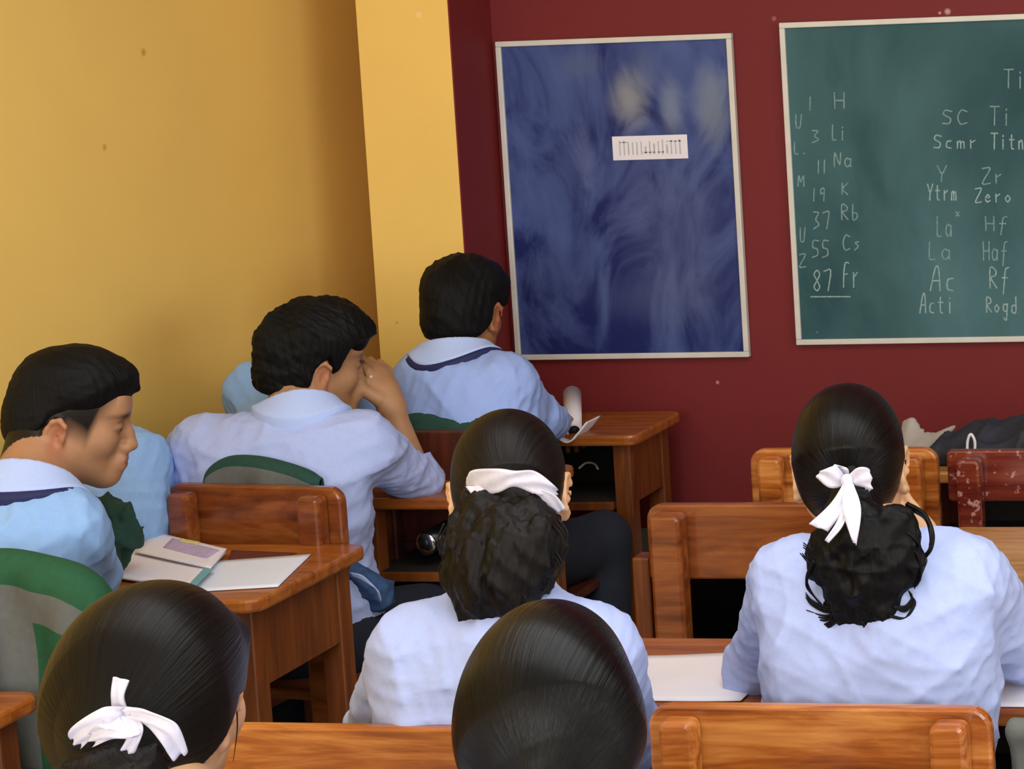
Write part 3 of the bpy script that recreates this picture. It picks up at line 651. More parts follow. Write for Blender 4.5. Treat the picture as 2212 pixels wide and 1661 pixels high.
# ------------------------------------------------------------------ furniture
def desk(x0, x1, y0, y1, label, mat='wood_desk', side='wood_side', h=.75, leg=.045, cub=.15, corner=.03, group='wooden school desks'):
    """sitter on the low-Y side; cubby opens towards the sitter"""
    r = empty('desk', ((x0+x1)/2, (y0+y1)/2, 0), label, 'desk', group)
    bm = bmesh.new(); rect_prism(bm, round_poly(x0, y0, x1, y1, corner), h-.026, h, .006); link('desk_top', bm_mesh(bm, 't'), mat, r)
    m = .03
    for X in (x0+m, x1-m-leg):
        for Y in (y0+m, y1-m-leg):
            bm = bmesh.new(); box(bm, (X+leg/2, Y+leg/2, (h-.0265)/2), (leg, leg, h-.0265), .004); link('leg', bm_mesh(bm, 'l'), side, r)
    for X in (x0+m+.012, x1-m-.012):
        bm = bmesh.new(); box(bm, (X, (y0+y1)/2, h-.027-cub/2), (.016, y1-y0-2*m-2*leg+.001, cub), .001); link('side_panel', bm_mesh(bm, 's'), side, r)
    bm = bmesh.new(); box(bm, ((x0+x1)/2, y1-m-.012, h-.027-cub/2), (x1-x0-2*m-2*leg, .016, cub), .001); link('front_panel', bm_mesh(bm, 'p'), 'cubby_shade', r)
    bm = bmesh.new(); box(bm, ((x0+x1)/2, (y0+y1)/2-.012, h-.027-cub), (x1-x0-2*m-2*.022, y1-y0-2*m-.026, .016), .002); sh = link('shelf', bm_mesh(bm, 'h'), 'cubby_shade', r)
    bm = bmesh.new(); box(bm, ((x0+x1)/2, y0+m+.001-.008, h-.027-cub), (x1-x0-2*m-2*leg-.002, .014, .020), .002); link('shelf_lip', bm_mesh(bm, 'h'), side, r)
    return r
def chair(cx, y0, w, label, mat='wood_chair', top=.82, rail=.155, rz=0, group='wooden school chairs', board_r=.03, postw=.05, depth=.40):
    """y0 = rear face of the back; chair faces +Y"""
    r = empty('wooden_chair', (cx, y0, 0), label, 'chair', group, rz)
    M = PM(r)
    def L(name, bm, m=mat): 
        me = bm_mesh(bm, name); me.transform(M); link(name, me, m, r)
    bm = bmesh.new(); rect_prism(bm, round_poly(-w/2, top-rail, w/2, top, [board_r, board_r, .008, .008]), postw*.75, postw*.75+.022, .005, axis='y'); L('backrest', bm)
    px = w/2-.052
    for s in (-1, 1):
        bm = bmesh.new(); rect_prism(bm, round_poly(s*px-postw/2, 0, s*px+postw/2, top-.012, [.012, .012, .002, .002]), 0, postw*.75-.0005, .007, axis='y'); L('leg', bm)
        bm = bmesh.new(); box(bm, (s*px, depth, .21), (.042, .042, .42), .004); L('leg', bm)
        bm = bmesh.new(); box(bm, (s*px, (depth+postw)/2, .36), (.022, depth-postw-.02, .05), .003); L('seat_rail', bm)
    bm = bmesh.new(); rect_prism(bm, round_poly(-w/2+.03, postw*.8, w/2-.03, depth+.035, .02), .4215, .444, .005); L('seat', bm)
    return r
# desks
desk(-2.86, -2.262, 3.757, 4.17, 'wooden desk with open papers in front of the boy in profile', corner=.035)
desk(-2.92, -2.318, 2.83, 3.235, 'wooden desk whose corner shows at the left edge, behind the boy in profile', corner=.035)
desk(-2.545, -2.14, 4.56, 4.90, 'wooden desk under the elbow of the boy with his hand at his mouth, bottle inside')
desk(-2.60, -2.125, 5.215, 5.53, 'wooden desk by the maroon wall with a rolled paper on it')
desk(-1.66, -.45, 3.19, 3.545, 'long wooden desk in front of the girl with the curly ponytail, with papers', mat='wood_desk')
desk(-1.12, -.40, 3.86, 4.30, 'bright varnished desk seen over the right shoulder of the girl with the curly ponytail', mat='wood_desk_bright')
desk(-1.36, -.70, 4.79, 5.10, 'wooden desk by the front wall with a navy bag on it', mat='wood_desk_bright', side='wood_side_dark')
# chairs
near_c = chair(-.963, 2.895, .48, 'orange brown wooden chair with wavy grain in the bottom right foreground', 'wood_chair_near', top=.836, rail=.17)
chair(-1.605, 2.81, .60, 'wooden chair behind the wide ribbon girl, cut by the bottom edge', 'wood_chair_near', top=.829, rail=.17)
chair(-2.53, 4.17, .405, 'worn brown wooden chair just beyond the papers on the desk', 'wood_chair', top=.858, rail=.17, rz=-.12)
c3 = chair(-1.435, 4.07, .465, 'reddish wooden chair with an empty seat, left of the girl with the curly ponytail', 'wood_chair', top=.838, rail=.145, postw=.062)
bm = bmesh.new(); p_ = at(1384, 1204, 4.12); box(bm, (p_[0], 4.14, p_[2]/2), (.034, .05, p_[2]), .004); link('side_post', bm_mesh(bm, 'p'), 'wood_side', c3)
chair(-1.405, 4.50, .40, 'orange wooden chair half hidden behind the head of the girl with the curly ponytail', 'wood_chair_near', top=.855, rail=.20)
chair(-.945, 4.46, .46, 'dark red chair with a speckled glossy back at the right edge, before the navy bag', 'wood_chair_red', top=.858, rail=.105, board_r=.01)
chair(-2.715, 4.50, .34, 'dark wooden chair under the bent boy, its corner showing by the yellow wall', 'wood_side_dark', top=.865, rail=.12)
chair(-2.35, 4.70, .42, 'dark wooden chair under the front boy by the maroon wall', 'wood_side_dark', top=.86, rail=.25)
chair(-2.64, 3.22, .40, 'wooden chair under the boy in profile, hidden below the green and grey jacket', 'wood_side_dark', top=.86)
chair(-.93, 1.69, .46, 'wooden chair under the girl with plain sleek hair', 'wood_chair', top=.78)
chair(-1.42, 1.77, .46, 'wooden chair under the girl with the ruffled white ribbon', 'wood_chair', top=.78)
# ------------------------------------------------------------------ things on the desks
def sheet(name, corners, label, cat, mat='paper', z=.751, th=.0015, group=None, curl=0.0, parent=None, seg=10):
    """flat sheet on a desk, corners as world xy, order around"""
    c = [np.array((p[0], p[1])) for p in corners]; bm = bmesh.new(); top = []
    for i in range(seg+1):
        row = []
        for j in range(seg+1):
            u, v = i/seg, j/seg; p = (1-u)*(1-v)*c[0]+u*(1-v)*c[1]+u*v*c[2]+(1-u)*v*c[3]
            row.append(bm.verts.new((p[0], p[1], z+th+curl*(abs(2*u-1)**3)*(.5+.5*v))))
        top.append(row)
    for i in range(seg):
        for j in range(seg): bm.faces.new((top[i][j], top[i+1][j], top[i+1][j+1], top[i][j+1]))
    ret = bmesh.ops.extrude_face_region(bm, geom=bm.faces[:]); vs = [v for v in ret['geom'] if isinstance(v, bmesh.types.BMVert)]
    bmesh.ops.translate(bm, vec=(0, 0, -th), verts=vs)
    o = link(name, bm_mesh(bm, name, True), mat, parent)
    if label: tag(o, label, cat, group)
    return o
Zp = .7515
q = lambda x, y, z=.755: onz(x, y, z)[:2]
sheet('paper_sheet', [q(400, 1276), q(600, 1264), q(672, 1194), q(430, 1212)], 'plain white sheet at the right end of the desk beside the booklet', 'paper', 'paper_blue', z=Zp)
sheet('open_booklet', [q(246, 1250), q(412, 1270), q(488, 1200), q(240, 1162)], 'white open booklet pages lying across the desk of the boy in profile', 'paper', 'paper', z=.7545, th=.004, curl=.004)
bk = sheet('printed_leaflet', [q(290, 1192, .765), q(455, 1228, .765), q(490, 1186, .765), q(335, 1150, .765)], 'leaflet with a lilac and yellow printed panel lying on the white booklet', 'leaflet', 'paper', z=.764, th=.002)
sheet('printed_panel', [q(352, 1182, .767), q(446, 1206, .767), q(474, 1188, .767), q(372, 1162, .767)], None, None, 'lilac_print', z=.7662, th=.0006, parent=bk)
sheet('printed_band', [q(385, 1168, .768), q(425, 1176, .768), q(432, 1170, .768), q(392, 1162, .768)], None, None, 'yellow_print', z=.7670, th=.0006, parent=bk)
sheet('bookmark', [q(408, 1262, .765), q(424, 1264, .765), q(462, 1226, .765), q(448, 1220, .765)], 'narrow teal strip of card tucked at the edge of the white booklet', 'bookmark', 'teal_card', z=.764, th=.0012)
sheet('brown_book', [q(492, 1206), q(560, 1208), q(642, 1190), q(500, 1184)], 'thin dark brown book under the sheets at the far edge of the desk', 'book', 'book_brown', z=.7512, th=.0001)
sheet('paper_sheet', [(-1.42, 3.21), (-1.17, 3.21), (-1.17, 3.475), (-1.42, 3.425)], 'large white written sheet on the desk left of the girl with the curly ponytail', 'paper', 'paper', z=.7512, curl=.003)
sheet('paper_sheet', [(-.86, 3.20), (-.55, 3.20), (-.55, 3.42), (-.86, 3.42)], 'white sheet at the right edge, under the elbow of the leaning girl', 'paper', 'paper', z=.7512)
# rolled paper
r = empty('rolled_paper', at(1238, 940, 5.27), 'cream rolled up paper tube lying on the desk by the maroon wall', 'paper roll')
bm = bmesh.new(); A0 = at(1240, 932, 5.245); A1 = at(1237, 872, 5.50); A1[2] = max(A1[2], .80)
d = unit(A1-A0); s1 = np.cross(d, (0, 0, 1)); s1 = unit(s1); s2 = np.cross(s1, d); rings = []
for (t, R_) in ((0, .019), (1, .023)):
    c_ = A0+(A1-A0)*t
    for rr in ((R_), (R_-.005)): rings.append([bm.verts.new(c_+rr*(s1*math.cos(a)+s2*math.sin(a))) for a in np.linspace(0, 2*math.pi, 24, endpoint=False)])
for a, b in ((0, 2), (2, 3), (3, 1), (1, 0)):
    for k in range(24): bm.faces.new((rings[a][k], rings[a][(k+1) % 24], rings[b][(k+1) % 24], rings[b][k]))
link('tube', bm_mesh(bm, 'tube', True), 'paper', r)
bm = bmesh.new(); tube(bm, [A0+d*.006, A0+d*.05], .013, 16); link('hollow_shade', bm_mesh(bm, 'plug', True), 'bag_black', r)  # black plug standing for the shade inside the hollow roll
f = Fld(); 
pp = [at(1205, 930, 5.24), at(1240, 948, 5.235), at(1262, 930, 5.25), at(1282, 905, 5.27)]
bm = bmesh.new(); strip(bm, pp, [np.array((0, .045, .0))]*4, .003, n=6); o = link('open_notebook', bm_mesh(bm, 'nb', True), 'paper'); tag(o, 'small open notebook curling up in front of the rolled paper', 'notebook')
# bottle in the desk of the hand-at-mouth boy
r = empty('water_bottle', at(920, 1178, 4.62), 'black steel bottle with a shiny base lying inside the open desk', 'bottle')
b0 = at(920, 1174, 4.62); b0[2] = max(b0[2], .584+.028); b1 = b0+np.array((.03, .20, .012))
bm = bmesh.new(); tube(bm, [b0, b0+(b1-b0)*.8, b0+(b1-b0)*.9, b1], [.026, .026, .016, .016], 24); link('bottle_body', bm_mesh(bm, 'b', True), 'bottle_black', r)
bm = bmesh.new(); tube(bm, [b0-(b1-b0)*.03, b0-(b1-b0)*.012, b0-(b1-b0)*.001], [.018, .025, .0262], 24); link('base_cap', bm_mesh(bm, 'b', True), 'chrome', r)
bm = bmesh.new(); tube(bm, [b0-(b1-b0)*.045, b0-(b1-b0)*.031], [.010, .012], 16); link('base_ring', bm_mesh(bm, 'b', True), 'bottle_black', r)
# wire bits in the front desk
bm = bmesh.new(); tube(bm, spline([at(1250, 1012, 5.30), at(1266, 1000, 5.31), at(1284, 1002, 5.31), at(1292, 1014, 5.30)], 6), .003, 6); o = link('coiled_cord', bm_mesh(bm, 'c', True), 'cloth_grey'); tag(o, 'thin pale cord lying inside the desk by the maroon wall', 'cord')
# navy bag + grey cloth on the back desk
f = Fld(); f.ell((-1.00, 4.93, .80), (.20, .11, .060), k=.05).ell((-1.19, 4.90, .775), (.10, .085, .032), k=.06).ell((-.85, 4.94, .80), (.16, .10, .055), k=.05).cap(at(1985, 1006, 4.85), at(2110, 940, 4.9), .012, .03, k=.05)
f.post.append(fold_noise(33, .011, 30)); f.post.append(lambda P, d: np.maximum(d, .7515-P[:, 2])); me, _ = mesh_field(f, .005, 'bag')
r = empty('school_bag', (-1.0, 4.93, .75), 'navy fabric bag with a white loop lying on the desk by the front wall', 'bag'); link('bag_body', me, 'bag_navy', r)
bm = bmesh.new(); tube(bm, spline([at(2090, 990, 4.80), at(2090, 955, 4.80), at(2097, 938, 4.80), at(2106, 955, 4.80), at(2104, 990, 4.80)], 6), .0032, 8); link('zip_loop', bm_mesh(bm, 'l', True), 'loop_white', r)
f = Fld(); C_ = [at(1955, 915, 5.0), at(1972, 912, 4.99), at(2005, 938, 4.98), at(2040, 932, 4.99), at(2062, 922, 5.0)]
for a, b in zip(C_[:-1], C_[1:]):
    for t in np.linspace(0, 1, 4):
        p = a+(b-a)*t; f.cap(p, (p[0]*.5+.5*C_[1][0], p[1]-.04, .765), .006, .009, k=.012)
f.post.append(lump_noise(8, .004, 50)); me, _ = mesh_field(f, .004, 'cloth'); o = link('crumpled_cloth', me, 'cloth_grey'); tag(o, 'crumpled grey cloth between the curly ponytail girl and the navy bag', 'cloth')
# added dark filler for the shaded gap under the chair rail; black bag by the wall
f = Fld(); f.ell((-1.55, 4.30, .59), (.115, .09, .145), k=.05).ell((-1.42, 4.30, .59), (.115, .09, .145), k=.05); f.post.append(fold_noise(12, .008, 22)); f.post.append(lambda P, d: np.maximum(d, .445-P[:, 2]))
me, _ = mesh_field(f, .008, 'bag'); o = link('school_bag', me, 'gap_dark'); tag(o, 'added dark filler on the reddish chair seat, standing for the shaded cubby beyond', 'bag')
f = Fld(); f.ell((-2.02, 5.42, .20), (.13, .10, .20), k=.03).ell((-2.02, 5.33, .15), (.10, .05, .10), k=.03); f.post.append(fold_noise(13, .008, 22)); f.post.append(lambda P, d: np.maximum(d, .002-P[:, 2]))
me, _ = mesh_field(f, .009, 'bag'); o = link('school_bag', me, 'bag_black'); tag(o, 'black school bag on the floor against the front wall, right of the front desk', 'bag')
f = Fld(); f.ell((-.62, 3.06, .62), (.10, .08, .15), k=.03); f.chain([(-.70, 3.0, .70), (-.70, 2.98, .79), (-.62, 2.98, .80), (-.56, 3.0, .72)], [.012]*4, k=.02); f.post.append(fold_noise(14, .006, 25)); me, _ = mesh_field(f, .007, 'bag'); o = link('school_bag', me, 'jacket_grey'); tag(o, 'grey bag strap and body peeking in at the bottom right corner', 'bag')
# ------------------------------------------------------------------ jackets over chair backs
def drape(prof, Y0, back, front, label, green='jacket_green', seed=0, th=.016, thick=.035, band=.055, stripe=None):
    """prof: (x, z) points of the top line; cloth falls back (towards the class rear) and front"""
    P = spline([np.array((x, 0, z)) for x, z in prof], 8); n = len(P); vs = [-back, -back*.8, -back*.6, -back*.45, -back*.3, -band-.012, -band, -band*.6, -band*.25, 0, band*.3, front*.4, front*.7, front]
    bm = bmesh.new(); out = []; rr = np.random.RandomState(seed)
    for i in range(n):
        row = []; x, z = P[i][0], P[i][2]
        for v in vs:
            a = abs(v); drop = max(0, a-thick*.7); y = (-1 if v < 0 else 1)*thick*math.sin(min(1, a/(thick*1.1))*math.pi/2)
            wv = .008*math.sin(x*45+v*14+seed)+.005*math.sin(x*90-v*30); edge = min(i, n-1-i)/(n*.12); edge = min(1, edge)
            y = y*(.55+.45*edge)-(wv*min(1, a/.1))
            row.append(bm.verts.new((x, Y0+y, z-drop-(thick*.3)*(1-math.cos(min(1, a/thick)*math.pi/2)))))
        out.append(row)
    m = len(vs)
    for i in range(n-1):
        for j in range(m-1):
            f_ = bm.faces.new((out[i][j], out[i+1][j], out[i+1][j+1], out[i][j+1])); vm = (vs[j]+vs[j+1])/2
            f_.material_index = 0 if vm > -band else 1
            if stripe and stripe[0] < (P[i][0]-P[0][0])/(P[-1][0]-P[0][0]) < stripe[1] and vm < -band*1.6: f_.material_index = 0
    bmesh.ops.recalc_face_normals(bm, faces=bm.faces)
    me = bpy.data.meshes.new('jacket'); bm.to_mesh(me); bm.free()
    for p in me.polygons: p.use_smooth = True
    o = link('jacket', me, [green, 'jacket_grey']); so = o.modifiers.new('s', 'SOLIDIFY'); so.thickness = .006; so.offset = 1; sb = o.modifiers.new('b', 'SUBSURF'); sb.levels = sb.render_levels = 1
    tag(o, label, 'jacket', 'green and grey jackets over chair backs')
    return o
xz = lambda x, y, Y: (at(x, y, Y)[0], at(x, y, Y)[2])
drape([xz(-190, 1225, 3.34), xz(-120, 1200, 3.34), xz(0, 1190, 3.34), xz(90, 1203, 3.34), xz(165, 1225, 3.34), xz(215, 1262, 3.34), xz(238, 1305, 3.34)], 3.34, .36, .30, 'bright green and grey jacket over the chair of the boy in profile', green='jacket_green_bright', seed=1, band=.06, stripe=(.66, .86))
drape([xz(412, 1050, 4.2), xz(430, 1020, 4.2), xz(470, 1003, 4.2), xz(540, 1007, 4.2), xz(620, 1030, 4.2), xz(660, 1052, 4.2)], 4.262, .22, .2, 'dark green and grey jacket top showing above the worn brown chair', seed=2, band=.022, thick=.02)
drape([xz(860, 905, 4.78), xz(900, 896, 4.78), xz(960, 898, 4.78), xz(1040, 902, 4.78), xz(1075, 915, 4.78)], 4.80, .10, .2, 'dark green jacket edge behind the front boy by the maroon wall', seed=3, band=.07)
f = Fld(); f.chain([at(180, 1110, 3.90), at(225, 1100, 3.90), at(258, 1108, 3.90), at(284, 1136, 3.90)], [.016, .022, .022, .014], k=.02); f.chain([at(200, 1135, 3.88), at(236, 1158, 3.88), at(240, 1222, 3.88)], [.022, .024, .022], k=.02); f.chain([at(262, 1110, 3.92), at(284, 1150, 3.92), at(262, 1205, 3.92)], [.018, .020, .02], k=.02); f.post.append(fold_noise(40, .009, 46))
me, X_ = mesh_field(f, .005, 'jacket'); o = link('jacket', me, 'jacket_green'); tag(o, 'crumpled dark green jacket between the boy in profile and the wooden chair', 'jacket')
# ------------------------------------------------------------------ students
def legs(x, y, kdy=.40, kz=.465, dx=.10, ady=.36):
    return (x-dx, y+kdy, kz), (x+dx, y+kdy, kz), (x-dx-.01, y+ady, .09), (x+dx+.01, y+ady, .09)
def boy_hair(pi, hl, th=(.008, .022, .020), seed=3, quiff=None, h=.0038, fq=90, amp=.003, ramp=.05, grow=(0, -.5, 1), zt=-.01):
    """th: thickness at the sides, on top, at the front"""
    c, Rh = pi['head'], pi['Rh']; f = head_base(Fld(), Rh, c)
    f.frame(Rh, c)
    f.ell((0, .02, .055), (.062, .070, .050), k=.03); f.frame()
    def T(q):
        tz = np.clip((q[:, 2]-zt)/.075, 0, 1); ty = np.clip((q[:, 1]-.03)/.05, 0, 1)*np.clip((q[:, 2]-.03)/.03, 0, 1)
        return th[0]+(th[1]-th[0])*tz*tz*(3-2*tz)+(th[2]-th[1])*ty
    f.post.append(thick_post(c, Rh, hl, T, ramp=ramp))
    if quiff:
        g = Fld().frame(Rh, c)
        for a in quiff: g.cap(*a, k=.02)
        def un(P, d):
            e = g.ev(P); k = .025; hh = np.maximum(k-np.abs(d-e), 0)/k; return np.minimum(d, e)-hh*hh*k/4
        f.post.append(un)
    f.lo -= .02; f.hi += .03
    nz = strand_noise(seed, Rh@np.array(grow), amp, fq, .35); n2 = lump_noise(seed+5, amp*.8, 70)
    def nn(P, d):
        q = (P-c)@Rh; z = np.interp(q[:, 1], hl[0], hl[1]); m = np.clip((q[:, 2]-z)/.03, 0, 1); a = n2(P, nz(P, d)); return d+(a-d)*m
    f.post.append(nn); return hair_obj(f, h, 'hair', 'hair_boy', pi['root'], c+Rh@np.array((0, -.06, .09)), 230, axis=Rh@np.array((0, -.3, 1)))
def ribbon(root, parts, name='ribbon', mat='ribbon_white', th=.003):
    bm = bmesh.new()
    for pts, wid, ru in parts: strip(bm, pts, wid, th, ru, n=8, m=9)
    link(name, bm_mesh(bm, name, True), mat, root)
def PX(Y): return lambda x, y, dy=0.: at(x, y, Y+dy)
def WV(a, b, Y=3.2, dy=0):   # half width vector from two photo points
    return (at(*b, Y)-at(*a, Y))/2+np.array((0, dy, 0))
# --- boy in profile
kn = legs(-2.62, 3.42, .38)
b3 = person('boy in profile with cropped black hair looking down at his papers', (-2.63, 3.45, .52), at(62, 1048, 3.60), at(152, 893, 3.74), rot(-60, -12, 4),
   at(-100, 1090, 3.58), at(152, 1150, 3.56), at(-110, 1290, 3.66), at(190, 1245, 3.72), (-2.76, 3.92, .785), tuple(onz(165, 1185, .785)), *kn, sex='m', shirt='shirt_boy_cyan', seed=11, skin='ac7e5c', stub=True, sleeve=(.5, .35), hb=.0036)
HLb = ([-.13, -.06, -.045, -.03, .0, .03, .05, .062, .075, .1], [-.085, -.08, -.05, -.008, .012, .018, .028, .042, .050, .054])
boy_hair(b3, HLb, th=(.005, .017, .012), ramp=.05, zt=.03, quiff=[((-.02, .074, .078), (.02, .080, .076), .012, .012), ((0, .082, .074), (.004, .104, .058), .010, .003)], h=.0034, amp=.002, grow=(0, 1, .2))
collar(b3, 'collar_white', rc=.108, top=.010)
# --- boy with hand at mouth
kn = legs(-2.42, 4.36, .44, .465, .12)
wr = at(846, 880, 4.63)
b2 = person('thick haired boy with a raised hand at his mouth', (-2.52, 4.34, .52), at(652, 893, 4.42), at(676, 778, 4.52), rot(-38, -6, 3),
   at(430, 975, 4.34), at(795, 965, 4.42), at(345, 1130, 4.33), at(900, 1035, 4.62), (-2.66, 4.55, .79), wr, *kn, sex='m', seed=21, skin='a97c58', sleeve=(.7, .28), hb=.0036,
   handargs=(None, dict(d=unit(at(812, 785, 4.66)-at(846, 880, 4.63)), n=(-.9, .25, -.1), side=1, curl=38, sc=1.12, spread=.8, tcurl=10)))
HL2 = ([-.13, -.06, -.04, -.03, .0, .014, .024, .04, .06, .1], [-.078, -.075, -.055, -.015, .010, -.025, -.022, .02, .038, .046])
boy_hair(b2, HL2, th=(.016, .026, .028), ramp=.022, seed=9, quiff=[((.03, .085, .060), (.045, .078, .045), .016, .016), ((.01, .092, .058), (.03, .09, .046), .014, .012)], h=.0034, amp=.0045, fq=110)
collar(b2, 'collar_white', tie=False, rc=.098, top=.020)
f = Fld(); f.cap(at(752, 1235, 4.34), at(818, 1275, 4.36), .030, .030, k=.02); f.cap(at(770, 1290, 4.35), at(825, 1300, 4.36), .02, .02, k=.03); f.post.append(fold_noise(77, .006, 50)); me, _ = mesh_field(f, .004, 'shirt_tail'); link('shirt_tail', me, 'blue_cloth', b2['root'])
bm = bmesh.new(); strip(bm, [at(758, 1240, 4.302), at(785, 1250, 4.300), at(812, 1272, 4.305), at(822, 1298, 4.32)], [WV((756, 1236), (760, 1244), 4.3), WV((782, 1244), (786, 1258), 4.3), WV((808, 1268), (816, 1276), 4.3), WV((820, 1296), (824, 1300), 4.3)], .003, n=6, m=4); link('white_trim', bm_mesh(bm, 'trim', True), 'collar_white', b2['root'])
# --- front boy
kn = ((-2.45, 5.22, .50), (-2.19, 5.13, .515), (-2.46, 5.2, .09), (-2.17, 5.06, .09))
fb = person('boy nearest the maroon wall seen from behind, against the yellow pillar', (-2.38, 4.90, .52), at(985, 765, 4.93), at(1002, 668, 5.0), rot(2, -10, -2),
   at(905, 828, 4.90), at(1098, 828, 4.89), at(880, 930, 5.0), at(1165, 905, 5.02), (-2.50, 5.27, .785), at(1212, 915, 5.26), *kn, sex='m', seed=31, skin='a06a44', sleeve=(.8, .72), shirt='shirt_boy')
HL3 = ([-.13, -.06, -.04, -.03, .0, .02, .04, .06, .1], [-.080, -.077, -.055, -.015, .008, -.015, .0, .03, .035])
boy_hair(fb, HL3, th=(.014, .022, .026), ramp=.022, seed=15, amp=.0035, quiff=[((.062, .03, .035), (.070, .055, .018), .020, .014)])
collar(fb, 'collar_white')
# --- boy bent down, front row (A) and boy bent down by the wall (B)
kn = legs(-2.70, 4.60, .40)
pa = person('boy bent over, only his blue shirt shows behind the thick haired boy', (-2.70, 4.60, .50), at(655, 850, 4.84), at(665, 900, 4.96), rot(-10, -62),
   at(548, 850, 4.72), at(775, 905, 4.78), at(550, 960, 4.80), at(800, 950, 4.94), (-2.76, 5.06, .78), (-2.58, 5.08, .78), *kn, sex='m', seed=41, shirt='shirt_boy_cyan', bulk=.9, chest=(.145, .1, .16), sleeve=(.7, .7))
kn = legs(-2.85, 4.27, .36)
pb = person('boy slumped forward against the yellow wall, mostly hidden behind the boy in profile', (-2.85, 4.27, .50), at(190, 985, 4.28), at(190, 1010, 4.40), rot(-5, -60),
   at(105, 975, 4.20), at(295, 1000, 4.22), at(120, 1080, 4.30), at(318, 1045, 4.30), (-2.92, 4.46, .66), (-2.82, 4.46, .64), *kn, sex='m', seed=51, shirt='shirt_boy_cyan', bulk=.82, chest=(.145, .1, .16), sleeve=(.7, .7))
for p_, sd in ((pa, 61), (pb, 62)): boy_hair(p_, HL3, th=(.006, .012, .012), seed=sd, h=.006)
# --- girls
# girl with the curly ponytail
kn = legs(-.93, 3.02, .42)
g3 = person('girl with a curly black ponytail and a white ribbon bow, leaning on her hand', (-.945, 3.07, .52), at(1872, 1165, 3.19), at(1836, 985, 3.28), rot(10, -4, -2),
   at(1712, 1262, 3.14), at(2092, 1262, 3.14), at(1640, 1450, 3.30), at(2200, 1400, 3.30), (-.95, 3.42, .785), at(2010, 1185, 3.36), *kn, seed=71, sleeve=(.5, .45), hs=.0048, chest=(.158, .095, .19), bulk=1.02,
   handargs=(None, dict(d=unit(at(1925, 1085, 3.34)-at(2010, 1185, 3.36)), n=(-.6, .3, .5), side=1, curl=20, sc=.8)))
f, cut = scalp_girl(g3['head'], g3['Rh'])
P = PX(3.18)
f.cap(P(1835, 985, .03), P(1838, 1045, .015), .055, .03, k=.05); f.post.append(cut)
hair_obj(f, .0034, 'hair', 'hair_sleek', g3['root'], P(1838, 1040), 150, axis=(0, 1, .1))
P = PX(3.06)
f = Fld(); f.chain([PX(3.15)(1838, 1040), PX(3.10)(1845, 1090), P(1850, 1140, -.0)], [.020, .034, .044], k=.03)
for x, y, r, dy in [(1800, 1185, .036, -.02), (1855, 1180, .045, -.03), (1925, 1150, .036, -.02), (1950, 1205, .034, -.02), (1880, 1235, .045, -.03), (1815, 1245, .036, -.03), (1850, 1300, .042, -.02), (1905, 1300, .036, -.02), (1860, 1335, .028, -.012), (1770, 1205, .018, -.02), (1900, 1335, .020, -.012), (1965, 1230, .022, -.012), (1820, 1320, .024, -.015)]:
    f.ell(P(x, y, dy), (r, r*.62, r*1.05), k=.02)
f.post.append(fold_noise(5, .005, 34)); f.post.append(strand_noise(4, (.15, 0, -1), .008, 42, .5)); f.post.append(strand_noise(6, (.1, 0, -1), .003, 130))
hair_obj(f, .0034, 'ponytail', 'hair_black', g3['root'], P(1840, 1040), 170, lin=(.1, .0, -1))
cs = []
def lk(*p, dy=-.04): cs.append([P(x, y, dy+.006*i) for i, (x, y) in enumerate(p)])
for k in range(3):
    e = k*5
    lk((1790, 1185), (1758, 1188+e), (1735, 1172+e)); lk((1780, 1200), (1750, 1215), (1728+e, 1195)); lk((1830, 1300), (1790, 1312+e), (1755, 1298+e), (1740, 1280+e)); lk((1830, 1320), (1790, 1345+e), (1750, 1362+e), (1738+e, 1368)); lk((1820, 1310), (1785, 1330+e), (1742, 1318+e))
    lk((1930, 1310), (1955, 1310+e), (1970, 1290+e), (1962, 1275)); lk((1920, 1330), (1955, 1335), (1972+e/2, 1305), (1968, 1285)); lk((1930, 1200), (1975, 1190), (1990, 1230+e), (1975, 1262+e)); lk((1880, 1340), (1905, 1368), (1940, 1362+e)); lk((1860, 1340), (1885, 1370+e), (1910, 1372)); lk((1760, 1210), (1742, 1250+e), (1760, 1290), (1800, 1330)); lk((1960, 1150), (1985, 1165+e), (1975, 1185))
strands(g3['root'], cs, rad=.0026)
P = PX(3.10)
cs = [[P(1960, 1090, -.0), P(1995, 1110, -.02), (P(2014, 1150, -.045)), P(2012, 1185, -.055), P(1995, 1210, -.055)], [P(1962, 1094, -.0), P(1998, 1116, -.02), (P(2010, 1150, -.045)), P(2008, 1185, -.055), P(1990, 1205, -.055)]]
strands(g3['root'], cs, rad=.0048, name='side_lock')
R3 = PX(3.06)
